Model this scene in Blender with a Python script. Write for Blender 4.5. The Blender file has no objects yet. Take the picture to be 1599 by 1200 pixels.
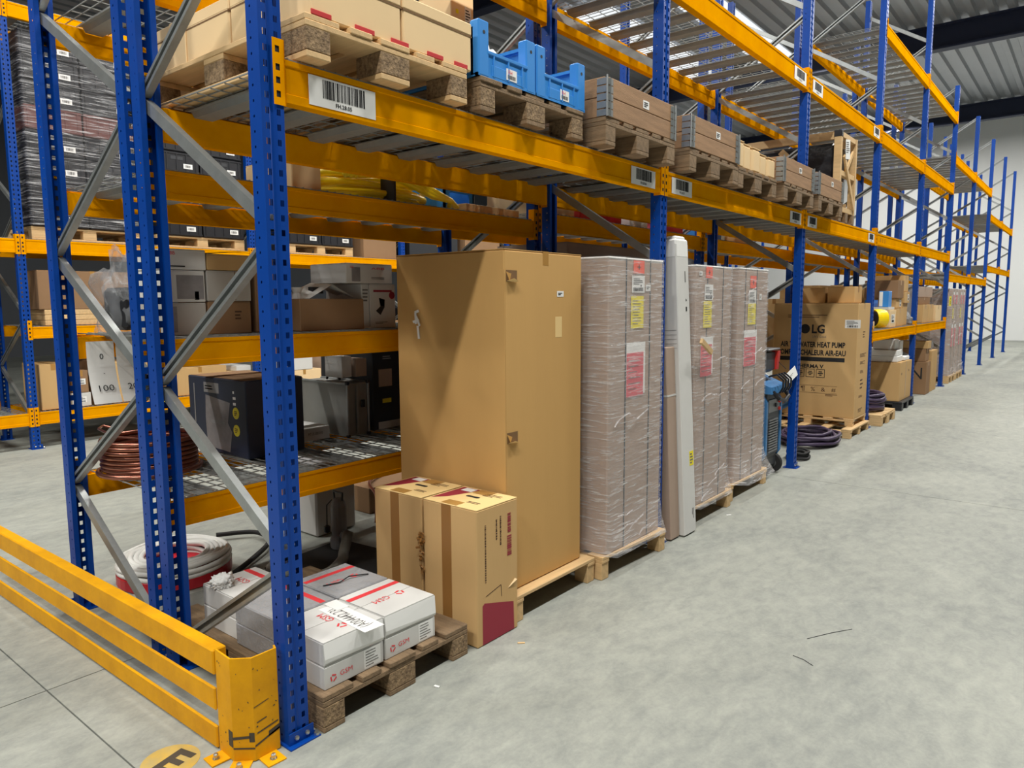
import bpy, bmesh, math, random
from mathutils import Vector, Matrix
R = random.Random(7)
S = bpy.context.scene
COL = S.collection
PI = math.pi

# ------------------------------------------------------------------ camera, world, light, exposure
F_PX, YAW, PITCH, ROLL = 1127.8, 0.681095, 0.112829, -0.0061057
CAM = Vector((2.19324, -1.44525, 1.61057))
fw = Vector((-math.sin(YAW)*math.cos(PITCH), math.cos(YAW)*math.cos(PITCH), -math.sin(PITCH)))
rt0 = Vector((math.cos(YAW), math.sin(YAW), 0)); up0 = rt0.cross(fw)
rt = rt0*math.cos(ROLL)+up0*math.sin(ROLL); up = -rt0*math.sin(ROLL)+up0*math.cos(ROLL)
cd = bpy.data.cameras.new('camera'); cam = bpy.data.objects.new('camera', cd); COL.objects.link(cam)
cam.matrix_world = Matrix(((rt.x, up.x, -fw.x, CAM.x), (rt.y, up.y, -fw.y, CAM.y), (rt.z, up.z, -fw.z, CAM.z), (0, 0, 0, 1)))
cd.sensor_width = 36; cd.lens = F_PX/1599*36; cd.clip_start = .05; cd.clip_end = 200
S.camera = cam

w = bpy.data.worlds.new('hall_ambient'); S.world = w; w.use_nodes = True
bg = w.node_tree.nodes['Background']; bg.inputs[0].default_value = (.95, .97, 1, 1); bg.inputs[1].default_value = .05

def lamp(name, x, y, z, sx, sy, p, tilt=(0, 0, 0)):
    ld = bpy.data.lights.new(name, 'AREA'); ld.shape = 'RECTANGLE'; ld.size = sx; ld.size_y = sy; ld.energy = p
    ld.color = (1, .98, .92)
    o = bpy.data.objects.new(name, ld); COL.objects.link(o); o.location = (x, y, z); o.rotation_euler = tilt
    return o
for y in (-6.5, -2.2, 2.6, 7.4, 12.2, 17, 21.8, 27):      # LED troughs over the main aisle
    lamp('aisle_lamp', 2.25, y, 8.1, .25, 1.6, 540)
for y in (-6, -1, 4, 9, 14, 19, 24, 29):                       # LED troughs over the aisle behind the second row
    lamp('back_aisle_lamp', -4.4, y, 8.1, .25, 1.6, 430)
for x in (-3.5, .4):                                    # LED troughs over the cross aisle behind the camera
    lamp('cross_aisle_lamp', x, -4.6, 6.8, 1.6, .25, 190)
vs = S.view_settings
S.display_settings.display_device = 'sRGB'
vs.view_transform = 'Standard'; vs.look = 'None'; vs.exposure = -.75; vs.gamma = 1; vs.use_curve_mapping = False

# ------------------------------------------------------------------ materials
def lin(c):
    c /= 255.
    return c/12.92 if c <= .04045 else ((c+.055)/1.055)**2.4
def col(r, g, b): return (lin(r), lin(g), lin(b), 1)
MATS = {}
def mat(name, c, rough=.6, metal=0., noise=0., scale=8., c2=None, bump=0., bscale=40., stretch=(1, 1, 1), rnd=0., spec=.5, coat=0., alpha=1.):
    m = bpy.data.materials.new(name); m.use_nodes = True; nt = m.node_tree; N = nt.nodes; L = nt.links
    b = N['Principled BSDF']; b.inputs['Roughness'].default_value = rough; b.inputs['Metallic'].default_value = metal
    b.inputs['Specular IOR Level'].default_value = spec; b.inputs['Coat Weight'].default_value = coat
    b.inputs['Base Color'].default_value = c
    tc = N.new('ShaderNodeTexCoord'); mp = N.new('ShaderNodeMapping'); mp.inputs['Scale'].default_value = stretch
    L.new(tc.outputs['Object'], mp.inputs[0])
    out = None
    if noise > 0:
        n = N.new('ShaderNodeTexNoise'); n.inputs['Scale'].default_value = scale; n.inputs['Detail'].default_value = 6; n.inputs['Roughness'].default_value = .65
        L.new(mp.outputs[0], n.inputs['Vector'])
        cr = N.new('ShaderNodeValToRGB'); cr.color_ramp.elements[0].position = .32; cr.color_ramp.elements[1].position = .72
        k = c2 or tuple(v*(1-noise) for v in c[:3])+(1,)
        cr.color_ramp.elements[0].color = k; cr.color_ramp.elements[1].color = c
        L.new(n.outputs['Fac'], cr.inputs[0]); out = cr.outputs[0]
    if rnd > 0:
        oi = N.new('ShaderNodeObjectInfo'); hs = N.new('ShaderNodeHueSaturation')
        mr = N.new('ShaderNodeMapRange'); mr.inputs[3].default_value = 1-rnd; mr.inputs[4].default_value = 1+rnd
        L.new(oi.outputs['Random'], mr.inputs[0]); L.new(mr.outputs[0], hs.inputs['Value'])
        if out: L.new(out, hs.inputs['Color'])
        else: hs.inputs['Color'].default_value = c
        out = hs.outputs[0]
    if out: L.new(out, b.inputs['Base Color'])
    if bump > 0:
        n2 = N.new('ShaderNodeTexNoise'); n2.inputs['Scale'].default_value = bscale; n2.inputs['Detail'].default_value = 4
        L.new(mp.outputs[0], n2.inputs['Vector'])
        bp = N.new('ShaderNodeBump'); bp.inputs['Strength'].default_value = bump; bp.inputs['Distance'].default_value = .01
        L.new(n2.outputs['Fac'], bp.inputs['Height']); L.new(bp.outputs[0], b.inputs['Normal'])
    if alpha < 1: b.inputs['Alpha'].default_value = alpha
    MATS[name] = m
    return m
M = MATS
mat('blue_paint', col(0, 66, 158), .42, noise=.16, scale=6, rnd=.04, spec=.3)
mat('yellow_paint', col(246, 170, 0), .5, noise=.1, scale=2.2, c2=col(228, 146, 4), rnd=.03, spec=.0)
mat('worn_yellow', col(240, 172, 0), .55, noise=.3, scale=5, c2=col(212, 148, 12), bump=.1, bscale=60, spec=.22)
mat('maroon_crate', col(104, 62, 58), .5)
mat('floor_yellow', col(206, 168, 70), .7, noise=.3, scale=18, c2=col(176, 156, 100))
mat('scrape', col(70, 62, 50), .7)
mat('galvanized', col(172, 176, 176), .42, .7, noise=.2, scale=14, rnd=.05)
mat('galv_matte', col(150, 152, 150), .6, .25, noise=.15, scale=10)
mat('zinc_bolt', col(190, 190, 185), .3, .9)
mat('carton', col(205, 168, 116), .85, noise=.08, scale=3, bump=.05, bscale=90, stretch=(1, 1, .15), rnd=.07, spec=.2)
mat('carton_light', col(238, 208, 162), .85, noise=.06, scale=3, rnd=.03, spec=.2)
mat('carton_gold', col(206, 163, 102), .85, noise=.07, scale=2.5, bump=.05, bscale=70, stretch=(1, 1, .1), spec=.2)
mat('carton_dark', col(150, 118, 88), .88, noise=.1, scale=3, rnd=.08, spec=.2)
mat('carton_grey', col(178, 156, 140), .7, noise=.08, scale=3, spec=.3)
mat('carton_top', col(232, 200, 140), .85, spec=.2)
mat('carton_edge', col(120, 90, 58), .9)
mat('white_board', col(212, 211, 208), .7, noise=.05, scale=4, rnd=.03)
mat('grey_board', col(186, 182, 176), .75, noise=.06, scale=4, rnd=.04)
mat('tape', col(176, 132, 70), .3, spec=.5)
mat('tape_dark', col(150, 106, 56), .32)
mat('paper', col(240, 240, 238), .6)
mat('ink', col(30, 30, 32), .6)
mat('grey_ink', col(110, 108, 106), .6)
mat('brown_ink', col(84, 56, 36), .7)
mat('red_ink', col(222, 60, 66), .6)
mat('maroon_ink', col(150, 36, 56), .6)
mat('red_tape', col(196, 44, 46), .5)
mat('orange_label', col(250, 88, 50), .5)
mat('yellow_label', col(244, 226, 20), .5)
mat('pink_label', col(222, 82, 96), .5)
mat('new_wood', col(226, 190, 138), .7, noise=.22, scale=5, stretch=(.6, 8, 8), bump=.15, bscale=30, rnd=.05)
mat('new_wood_y', col(226, 190, 138), .7, noise=.22, scale=5, stretch=(8, .6, 8), bump=.15, bscale=30, rnd=.05)
mat('old_wood', col(150, 124, 94), .85, noise=.45, scale=6, stretch=(.8, 6, 6), bump=.4, bscale=30, rnd=.1)
mat('collar_wood', col(172, 134, 98), .75, noise=.3, scale=5, stretch=(3, 1, 9), bump=.2, bscale=30, rnd=.06)
mat('chip_block', col(176, 148, 112), .9, noise=.5, scale=60, c2=col(96, 76, 56), bump=.6, bscale=90)
mat('blue_plastic', col(58, 142, 222), .38, noise=.06, scale=5)
mat('black_plastic', col(34, 35, 40), .42, noise=.2, scale=8)
mat('dark_plastic', col(58, 60, 64), .45)
mat('rubber', col(38, 37, 38), .75, noise=.2, scale=12)
mat('grey_hose', col(120, 118, 110), .6)
mat('white_cable', col(226, 226, 222), .4)
mat('red_film', col(184, 30, 44), .35)
mat('copper', col(176, 116, 98), .3, .9, noise=.25, scale=12)
mat('yellow_hose', col(255, 222, 20), .35)
mat('welder_blue', col(66, 128, 186), .4, noise=.1, scale=6)
mat('grey_metal', col(120, 122, 124), .4, .4)
mat('alu_case', col(150, 150, 146), .5, .35, noise=.08, scale=8)
mat('navy_box', col(36, 46, 70), .55, noise=.15, scale=4)
mat('black_box', col(34, 38, 44), .5, noise=.2, scale=4)
mat('box_photo', col(150, 146, 148), .6, noise=.3, scale=14)
mat('mid_grey', col(140, 140, 142), .6)
mat('foam', col(238, 238, 236), .8, noise=.05, scale=8)
mat('purple_cable', col(78, 64, 92), .5, rnd=.3)
mat('wall_panel', col(238, 240, 240), .6, noise=.03, scale=1)
mat('wall_dark', col(84, 88, 94), .6, noise=.1, scale=1)
mat('roof_metal', col(176, 180, 186), .38, .35, noise=.1, scale=1)
mat('roof_steel', col(40, 48, 74), .55)
mat('sub_floor', col(60, 58, 55), .9)
mat('red_part', col(206, 50, 40), .45)
mat('black_film', col(50, 52, 56), .3, noise=.3, scale=6, c2=col(20, 21, 24), bump=.5, bscale=10)

def concrete():
    m = bpy.data.materials.new('concrete'); m.use_nodes = True; nt = m.node_tree; N = nt.nodes; L = nt.links
    b = N['Principled BSDF']; b.inputs['Roughness'].default_value = .62; b.inputs['Specular IOR Level'].default_value = .35
    tc = N.new('ShaderNodeTexCoord')
    def nz(sc, det, dist=0, st=(1, 1, 1), ro=.6):
        mp = N.new('ShaderNodeMapping'); mp.inputs['Scale'].default_value = st; mp.inputs['Rotation'].default_value = (0, 0, .5)
        L.new(tc.outputs['Object'], mp.inputs[0])
        n = N.new('ShaderNodeTexNoise'); n.inputs['Scale'].default_value = sc; n.inputs['Detail'].default_value = det
        n.inputs['Distortion'].default_value = dist; n.inputs['Roughness'].default_value = ro; L.new(mp.outputs[0], n.inputs['Vector']); return n
    a = nz(1.1, 8, .6, (1, .6, 1)); f = nz(9, 8, .3, (1.5, .8, 1), .7); g = nz(60, 3)
    r = N.new('ShaderNodeValToRGB'); e = r.color_ramp.elements
    e[0].position = .34; e[0].color = col(126, 130, 127); e[1].position = .68; e[1].color = col(176, 178, 168)
    mx = N.new('ShaderNodeMix'); mx.data_type = 'FLOAT'; mx.inputs[0].default_value = .5
    L.new(a.outputs['Fac'], mx.inputs[2]); L.new(f.outputs['Fac'], mx.inputs[3])
    mx2 = N.new('ShaderNodeMix'); mx2.data_type = 'FLOAT'; mx2.inputs[0].default_value = .12
    L.new(mx.outputs[0], mx2.inputs[2]); L.new(g.outputs['Fac'], mx2.inputs[3])
    L.new(mx2.outputs[0], r.inputs[0]); L.new(r.outputs[0], b.inputs['Base Color'])
    bp = N.new('ShaderNodeBump'); bp.inputs['Strength'].default_value = .08; bp.inputs['Distance'].default_value = .01
    L.new(f.outputs['Fac'], bp.inputs['Height']); L.new(bp.outputs[0], b.inputs['Normal'])
    M['concrete'] = m
concrete()
def film(name, base, hi, tint=(.93, .93, .95, 1), st=(2, 2, 26)):
    m = bpy.data.materials.new(name); m.use_nodes = True; nt = m.node_tree; N = nt.nodes; L = nt.links
    out = N['Material Output']; b = N['Principled BSDF']; b.inputs['Base Color'].default_value = tint; b.inputs['Roughness'].default_value = .22
    t = N.new('ShaderNodeBsdfTransparent'); t.inputs[0].default_value = (.97, .96, .96, 1)
    mxs = N.new('ShaderNodeMixShader')
    tc = N.new('ShaderNodeTexCoord'); mp = N.new('ShaderNodeMapping'); mp.inputs['Scale'].default_value = st; mp.inputs['Rotation'].default_value = (.05, .06, 0)
    L.new(tc.outputs['Object'], mp.inputs[0])
    n = N.new('ShaderNodeTexNoise'); n.inputs['Scale'].default_value = 2.2; n.inputs['Detail'].default_value = 7; n.inputs['Roughness'].default_value = .7; n.inputs['Distortion'].default_value = .5
    L.new(mp.outputs[0], n.inputs['Vector'])
    r = N.new('ShaderNodeValToRGB'); e = r.color_ramp.elements; e[0].position = .5; e[0].color = (base,)*3+(1,); e[1].position = .72; e[1].color = (hi,)*3+(1,)
    L.new(n.outputs['Fac'], r.inputs[0]); L.new(r.outputs[0], mxs.inputs[0]); L.new(t.outputs[0], mxs.inputs[1]); L.new(b.outputs[0], mxs.inputs[2])
    bp = N.new('ShaderNodeBump'); bp.inputs['Strength'].default_value = .7; bp.inputs['Distance'].default_value = .02
    L.new(n.outputs['Fac'], bp.inputs['Height']); L.new(bp.outputs[0], b.inputs['Normal'])
    L.new(mxs.outputs[0], out.inputs[0]); M[name] = m
film('stretch_film', .15, .74, (.96, .96, .98, 1), (2.5, 2.5, 34))
film('loose_film', .16, .7, st=(9, 9, 9))
film('bag_film', .2, .62, (.6, .62, .65, 1), st=(6, 6, 4))
film('grey_wrap', .55, .9, (.42, .43, .46, 1), st=(6, 6, 6))
film('clear_wrap', .03, .75, (.9, .9, .93, 1), st=(1, 1, 22))
def emit(name, c, s):
    m = bpy.data.materials.new(name); m.use_nodes = True; nt = m.node_tree; nt.nodes.remove(nt.nodes['Principled BSDF'])
    e = nt.nodes.new('ShaderNodeEmission'); e.inputs[0].default_value = c; e.inputs[1].default_value = s
    nt.links.new(e.outputs[0], nt.nodes['Material Output'].inputs[0]); M[name] = m
emit('added_skylight_glow', (.93, .97, 1, 1), 1.8)

# ------------------------------------------------------------------ mesh builder
_glyph = {}
def glyphs(s, bold=0):
    key = (s, bold)
    if key not in _glyph:
        c = bpy.data.curves.new('t', 'FONT'); c.body = s; c.size = 1; c.align_x = 'CENTER'; c.align_y = 'CENTER'; c.resolution_u = 2; c.offset = bold
        o = bpy.data.objects.new('t', c); COL.objects.link(o)
        dg = bpy.context.evaluated_depsgraph_get(); me = bpy.data.meshes.new_from_object(o.evaluated_get(dg))
        v = [p.co.copy() for p in me.vertices]; f = [tuple(p.vertices) for p in me.polygons]
        bpy.data.objects.remove(o); bpy.data.curves.remove(c); bpy.data.meshes.remove(me)
        xs = [p.x for p in v]; ys = [p.y for p in v]
        _glyph[key] = (v, f, max(xs)-min(xs), max(ys)-min(ys), (max(xs)+min(xs))/2, (max(ys)+min(ys))/2)
    return _glyph[key]

class MB:
    def __init__(s, m=None): s.v = []; s.f = []; s.mi = []; s.ms = []; s.c = 0; s.X = None; s.smooth = False; m and s.use(m)
    def use(s, m):
        if m not in s.ms: s.ms.append(m)
        s.c = s.ms.index(m); return s
    def add(s, vs, fs):
        n = len(s.v)
        s.v += [tuple(s.X @ Vector(p)) if s.X else tuple(p) for p in vs]
        s.f += [tuple(i+n for i in q) for q in fs]; s.mi += [s.c]*len(fs); return s
    def box(s, x0, x1, y0, y1, z0, z1, b=0.):
        if b <= 0:
            return s.add([(x, y, z) for x in (x0, x1) for y in (y0, y1) for z in (z0, z1)],
                         [(0, 1, 3, 2), (4, 6, 7, 5), (0, 4, 5, 1), (2, 3, 7, 6), (0, 2, 6, 4), (1, 5, 7, 3)])
        bm = bmesh.new(); bmesh.ops.create_cube(bm, size=1)
        for q in bm.verts: q.co = ((x0+x1)/2+q.co.x*(x1-x0), (y0+y1)/2+q.co.y*(y1-y0), (z0+z1)/2+q.co.z*(z1-z0))
        bmesh.ops.bevel(bm, geom=bm.edges[:], offset=b, segments=1, affect='EDGES')
        bm.verts.index_update(); r = s.add([q.co for q in bm.verts], [tuple(q.index for q in f.verts) for f in bm.faces]); bm.free(); return r
    def prism(s, prof, a, b, axis='z'):
        n = len(prof)
        def P(u, v, t): return {'z': (u, v, t), 'y': (u, t, v), 'x': (t, u, v)}[axis]
        vs = [P(u, v, a) for u, v in prof]+[P(u, v, b) for u, v in prof]
        fs = [(i, (i+1) % n, n+(i+1) % n, n+i) for i in range(n)]+[tuple(range(n))[::-1], tuple(range(n, 2*n))]
        return s.add(vs, fs)
    def bar(s, p, q, wd, th, side=(0, 1, 0)):
        p, q = Vector(p), Vector(q); d = (q-p).normalized(); a = Vector(side); a = (a-d*a.dot(d)).normalized(); c = d.cross(a)
        vs = [t+a*(i*th/2)+c*(j*wd/2) for t in (p, q) for i, j in ((-1, -1), (1, -1), (1, 1), (-1, 1))]
        return s.add(vs, [(0, 1, 2, 3), (7, 6, 5, 4)]+[(i, i+4, (i+1) % 4+4, (i+1) % 4) for i in range(4)])
    def tube(s, pts, r, n=8, closed=False):
        pts = [Vector(p) for p in pts]; m = len(pts); vs = []; prev = None
        for i, p in enumerate(pts):
            d = (pts[(i+1) % m]-pts[i-1]) if closed else (pts[min(i+1, m-1)]-pts[max(i-1, 0)])
            d.normalize()
            a = prev if prev is not None else (Vector((0, 0, 1)) if abs(d.z) < .9 else Vector((1, 0, 0)))
            a = (a-d*a.dot(d)).normalized(); prev = a; c = d.cross(a)
            vs += [p+(a*math.cos(2*PI*k/n)+c*math.sin(2*PI*k/n))*r for k in range(n)]
        fs = []
        for i in range(m if closed else m-1):
            j = (i+1) % m
            fs += [(i*n+k, i*n+(k+1) % n, j*n+(k+1) % n, j*n+k) for k in range(n)]
        if not closed: fs += [tuple(range(n))[::-1], tuple((m-1)*n+k for k in range(n))]
        return s.add(vs, fs)
    def lathe(s, prof, n=24, c=(0, 0, 0), axis='z'):
        vs = []
        for r, z in prof:
            for k in range(n):
                x, y = r*math.cos(2*PI*k/n), r*math.sin(2*PI*k/n)
                vs.append({'z': (c[0]+x, c[1]+y, c[2]+z), 'y': (c[0]+x, c[1]+z, c[2]+y), 'x': (c[0]+z, c[1]+x, c[2]+y)}[axis])
        fs = [(i*n+k, i*n+(k+1) % n, (i+1)*n+(k+1) % n, (i+1)*n+k) for i in range(len(prof)-1) for k in range(n)]
        fs += [tuple(range(n))[::-1], tuple((len(prof)-1)*n+k for k in range(n))]
        return s.add(vs, fs)
    def text(s, txt, c, right, upv, h, w=None, off=.0012, bold=0):
        v, f, W, H, cx, cy = glyphs(txt, bold); right = Vector(right).normalized(); upv = Vector(upv).normalized(); nn = right.cross(upv)
        k = h/.7 if not w else w/max(W, 1e-4); ky = h/.7
        c = Vector(c)
        return s.add([c+right*((p.x-cx)*k)+upv*((p.y-cy)*ky)+nn*off for p in v], f)
    def rect(s, c, right, upv, w_, h_, off=.001):
        right = Vector(right).normalized(); upv = Vector(upv).normalized(); nn = right.cross(upv); c = Vector(c)+nn*off
        q = [c+right*(i*w_/2)+upv*(j*h_/2)-nn*k*off*.8 for k in (0, 1) for i, j in ((-1, -1), (1, -1), (1, 1), (-1, 1))]
        return s.add(q, [(0, 1, 2, 3), (7, 6, 5, 4)]+[(i, i+4, (i+1) % 4+4, (i+1) % 4) for i in range(4)])
    def lines(s, c, right, upv, w_, h_, n, off=.0016, fill=.5, seed=1):
        rr = random.Random(seed); right = Vector(right).normalized(); upv = Vector(upv).normalized()
        for i in range(n):
            t = (i+.5)/n-.5; ww = w_*rr.uniform(.5, 1)
            s.rect(Vector(c)+upv*(t*h_)-right*((w_-ww)/2), right, upv, ww, h_/n*fill, off)
        return s
    def bars(s, c, right, upv, w_, h_, n=24, off=.0016, seed=1):
        rr = random.Random(seed); right = Vector(right).normalized(); upv = Vector(upv).normalized(); x = -w_/2; u = w_/n
        while x < w_/2-u*.3:
            a = u*rr.choice((.25, .4, .7, .9)); s.rect(Vector(c)+right*(x+a/2), right, upv, a, h_, off); x += a+u*rr.choice((.25, .35, .6))
        return s
    def mesh(s, name):
        me = bpy.data.meshes.new(name); me.from_pydata(s.v, [], s.f); me.update()
        for m in s.ms: me.materials.append(M[m])
        if len(s.ms) > 1: me.polygons.foreach_set('material_index', s.mi)
        if s.smooth:
            me.polygons.foreach_set('use_smooth', [True]*len(me.polygons))
        return me
    def build(s, name, parent=None, loc=None, rot=None):
        return link(name, s.mesh(name), parent, loc, rot)
def link(name, me, parent=None, loc=None, rot=None):
    o = bpy.data.objects.new(name, me); COL.objects.link(o)
    if parent: o.parent = parent
    if loc is not None: o.location = loc
    if rot is not None: o.rotation_euler = rot
    return o
def tag(o, label, cat, group=None):
    o['label'] = label; o['category'] = cat
    if group: o['group'] = group
    return o
def thing(name, label, cat, loc=(0, 0, 0), rz=0, group=None):
    o = bpy.data.objects.new(name, None); COL.objects.link(o); o.location = loc; o.rotation_euler = (0, 0, rz)
    o.empty_display_size = .1
    return tag(o, label, cat, group)
def struct(o): o['kind'] = 'structure'; return o
PX, NX, PY, NY, PZ = (1, 0, 0), (-1, 0, 0), (0, 1, 0), (0, -1, 0), (0, 0, 1)

# ------------------------------------------------------------------ the setting
fl = struct(MB('sub_floor').box(-24, 12, -12, 40, -.2, -.03).build('floor'))
gx = [-24, -18, -13, -7.1, -1.14, 4.9, 12]; gy = [-12, -6.4, -.45, 5.2, 10.9, 16.6, 22.3, 28, 40]
for i in range(len(gx)-1):
    for j in range(len(gy)-1):
        MB('concrete').box(gx[i]+.003, gx[i+1]-.003, gy[j]+.003, gy[j+1]-.003, -.03, 0).build('floor_slab', fl)
ROOF = 8.6
rb = MB('roof_metal')
prof = []; x = -24
while x < 12:
    prof += [(x, ROOF), (x+.14, ROOF), (x+.18, ROOF+.1), (x+.36, ROOF+.1)]; x += .4
n = len(prof)
rb.add([(u, y, z) for y in (-12, 40) for u, z in prof], [(i, i+1, n+i+1, n+i) for i in range(n-1)])
roof = struct(rb.build('ceiling'))
for i, y in enumerate((1.5, 11.2, 20.6, 30)):
    g = MB('roof_steel')
    g.box(-24, 12, y-.15, y+.15, ROOF-.03, ROOF); g.box(-24, 12, y-.15, y+.15, ROOF-.62, ROOF-.58); g.box(-24, 12, y-.015, y+.015, ROOF-.6, ROOF-.02)
    g.build('roof_girder', roof)
struct(MB('wall_panel').box(-24, 12, 33, 33.2, 0, ROOF).build('wall_far'))
struct(MB('wall_dark').box(-24.2, -24, -12, 33, 0, ROOF).build('wall_left'))

for i in (0, 2):
    for j in range(5): MB('added_skylight_glow').box(-8.3+i*1.1, -7.3+i*1.1, 13.6+j*1.5, 15.06+j*1.5, ROOF-.03, ROOF-.01).build('added_skylight_panel', roof)  # glowing roof panels added to give bright patches through the upper decks
# ------------------------------------------------------------------ pallet racking
def perforated(mb, P, us, zs, holes_u, holes_z):
    """sheet over the grid us x zs, skipping cells flagged as holes; P maps (u, z) to a point"""
    nu = len(us); base = [P(u, z) for z in zs for u in us]
    fs = []
    for j in range(len(zs)-1):
        for i in range(nu-1):
            if i in holes_u and j % 2 == holes_z: continue
            fs.append((j*nu+i, j*nu+i+1, (j+1)*nu+i+1, (j+1)*nu+i))
    mb.add(base, fs)
def upright_mesh(h):
    m = MB('blue_paint'); zs = [0]; z = .04
    while z < h-.05: zs += [z, z+.021]; z += .05
    zs.append(h)
    W, D = .043, .07
    us = [-W, -.0285, -.0145, -.004, .004, .0145, .0285, W]
    def face(u, z): return (-.006 if abs(u) < .0041 else 0, u, z)       # two hole columns with a shallow centre groove
    perforated(m, face, us, zs, (1, 5), 1)
    zb = [0]; z = .03
    while z < h-.05: zb += [z, z+.008]; z += .05
    zb.append(h)
    for sgn in (-1, 1):
        perforated(m, lambda u, z: (u, sgn*W, z), [-D, -.048, -.041, -.022, 0], zb, (1,), 1)
        m.add([(-D, sgn*W, 0), (-D, sgn*.019, 0), (-D, sgn*.019, h), (-D, sgn*W, h)], [(0, 1, 2, 3)])
        m.add([(-D, sgn*.019, 0), (-D+.014, sgn*.019, 0), (-D+.014, sgn*.019, h), (-D, sgn*.019, h)], [(0, 1, 2, 3)])
    return m.mesh('upright')
def foot_mesh():
    m = MB('blue_paint'); m.box(-.1, .03, -.055, .075, 0, .005); m.box(.0025, .006, -.045, .06, 0, .05)
    m.use('zinc_bolt')
    for y in (-.015, .03): m.lathe([(.009, 0), (.009, .007), (.005, .01)], 8, (.006, y, .027), 'x')
    m.lathe([(.011, 0), (.011, .01), (.005, .02)], 8, (.018, .065, .005))
    return m.mesh('foot_plate')
def connector_mesh(sgn, tall):
    m = MB('yellow_paint'); ys = sorted([sgn*.003, sgn*.014, sgn*.03, sgn*.05]); zs = [0, .025, .046, .07, .091, .112, .133, .17, .191, tall]
    perforated(m, lambda u, z: (.0045, u, z), ys, zs, (1,), 1)
    m.box(-.045, .0045, *sorted((sgn*.0462, sgn*.05)), 0, tall)
    m.use('ink').box(.0012, .0016, *sorted((sgn*.012, sgn*.032)), .02, tall-.02)
    return m.mesh('end_connector')
def beam_mesh(l, h):
    m = MB('yellow_paint')
    p = [(-.05, 0), (0, 0), (0, h*.2), (-.004, h*.22), (-.004, h*.86), (0, h*.88), (0, h), (-.018, h), (-.02, h-.012), (-.05, h-.012)]
    return m.prism(p, 0, l, 'y').mesh('beam')
def wire_mesh_mesh(l, d):
    m = MB('galv_matte'); r = .0022; nx = int(d/.1); ny = int(l/.05)
    for i in range(nx+1): x = -d/2+d*i/nx; m.box(x-r, x+r, -l/2, l/2, 0, 2*r)
    for j in range(ny+1): y = -l/2+l*j/ny; m.box(-d/2, d/2, y-r, y+r, 2*r, 4*r)
    return m.mesh('wire_mesh')
def bar_mesh(d):
    m = MB('galv_matte'); m.prism([(-.055, .02), (-.04, .022), (-.03, 0), (.03, 0), (.04, .022), (.055, .02), (.055, .024), (.036, .026), (.027, .004), (-.027, .004), (-.036, .026), (-.055, .024)], -d/2, d/2, 'z')
    me = m.mesh('support_bar'); me.transform(Matrix.Diagonal((1.35, 1, 1, 1)))
    me.transform(Matrix(((0, 0, 1, 0), (1, 0, 0, 0), (0, 1, 0, 0), (0, 0, 0, 1)))); return me
CACHE = {}
def cached(key, fn):
    if key not in CACHE: CACHE[key] = fn()
    return CACHE[key]
def brace_mesh(dx, dz, sy=1):
    L = math.hypot(dx, dz); m = MB('galvanized')
    m.prism([(u, v*sy) for u, v in ((-.023, -.015), (.023, -.015), (.023, .015), (.009, .015), (.009, .012), (.02, .012), (.02, -.012), (-.02, -.012), (-.02, .012), (-.009, .012), (-.009, .015), (-.023, .015))][::sy], -L/2, L/2, 'z')
    me = m.mesh('brace'); me.transform(Matrix.Rotation(math.atan2(dx, dz), 4, 'Y')); return me
BAY = 2.8
def rack(label, xf, xr, y0, nb, levels, heights, zig=(0, .09), slats=True, detail=True):
    root = thing('pallet_rack', label, 'rack', (xf, y0, 0)); d = xf-xr
    for k in range(nb+1):
        h = heights(k)
        for s_ in (0, 1):
            rz = 0 if s_ == 0 else PI
            u = link('upright', cached(('up', h), lambda: upright_mesh(h)), root, (-d*s_, k*BAY, 0), (0, 0, rz))
            link('foot_plate', cached('foot', foot_mesh), u)
        z = zig[1]; e = zig[0]
        while z+.59 < h:
            a = -d+.035 if e == 1 else -.035; b = -.035 if e == 1 else -d+.035
            dx, dz = b-a, .545
            link('brace', cached(('br', round(dx, 3)), lambda: brace_mesh(dx, dz, -1 if e else 1)), root, ((a+b)/2, k*BAY+(.0 if e else .004), z+.295), None)
            z += .59; e = 1-e
    for k in range(nb):
        for z, h in levels(k):
            for s_ in (0, 1):
                l = BAY-.1
                yb = k*BAY+.05 if s_ == 0 else (k+1)*BAY-.05
                b = link('beam', cached(('bm', h), lambda: beam_mesh(l, h)), root, (-d*s_, yb, z), (0, 0, PI*s_))
                for e in (0, 1):
                    sg = 1 if e == 0 else -1
                    link('end_connector', cached(('cn', sg), lambda: connector_mesh(sg, .215)), b, (0, -.05 if e == 0 else l+.05, -.015))
            if slats:
                dd = d-.11
                dk = bpy.data.objects.new('wire_deck', None); COL.objects.link(dk); dk.parent = root; dk.location = (-d/2, (k+.5)*BAY, z+h-.011)
                link('wire_mesh', cached(('wm', round(d, 2)), lambda: wire_mesh_mesh(BAY-.14, d-.012)), dk, (0, 0, .0125))
                for i in range(9):
                    link('support_bar', cached(('sb', round(dd, 2)), lambda: bar_mesh(dd)), dk, (0, (i-4)*.292, -.0165))
    return root
def lv1(k):
    if k >= 5: return [(1.94, .14), (4.06, .15)] if k < 7 else [(2.29, .14), (3.51, .15)]
    L = [(2.29, .14), (3.51, .15)]
    if k >= 3: L += [(4.75, .14), (1.09, .13)]
    return L
rack1 = rack('nearest blue and yellow pallet rack along the concrete aisle, carrying pallets on its beams', 0, -.93, 0, 9, lv1, lambda k: 6.2 if k < 5 else 5.4, (1, .085))
def lv2(k): return ([(.6, .125), (1.33, .125), (2.07, .12)] if k == 0 else [(.75, .125), (2.13, .125)])+([(2.89, .125)] if k == 0 else [])
rack2 = rack('second blue rack back to back behind the nearest one, shelves of loose small goods', -1.0, -1.97, 0, 8, lv2, lambda k: 5.6, (0, .085))
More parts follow.
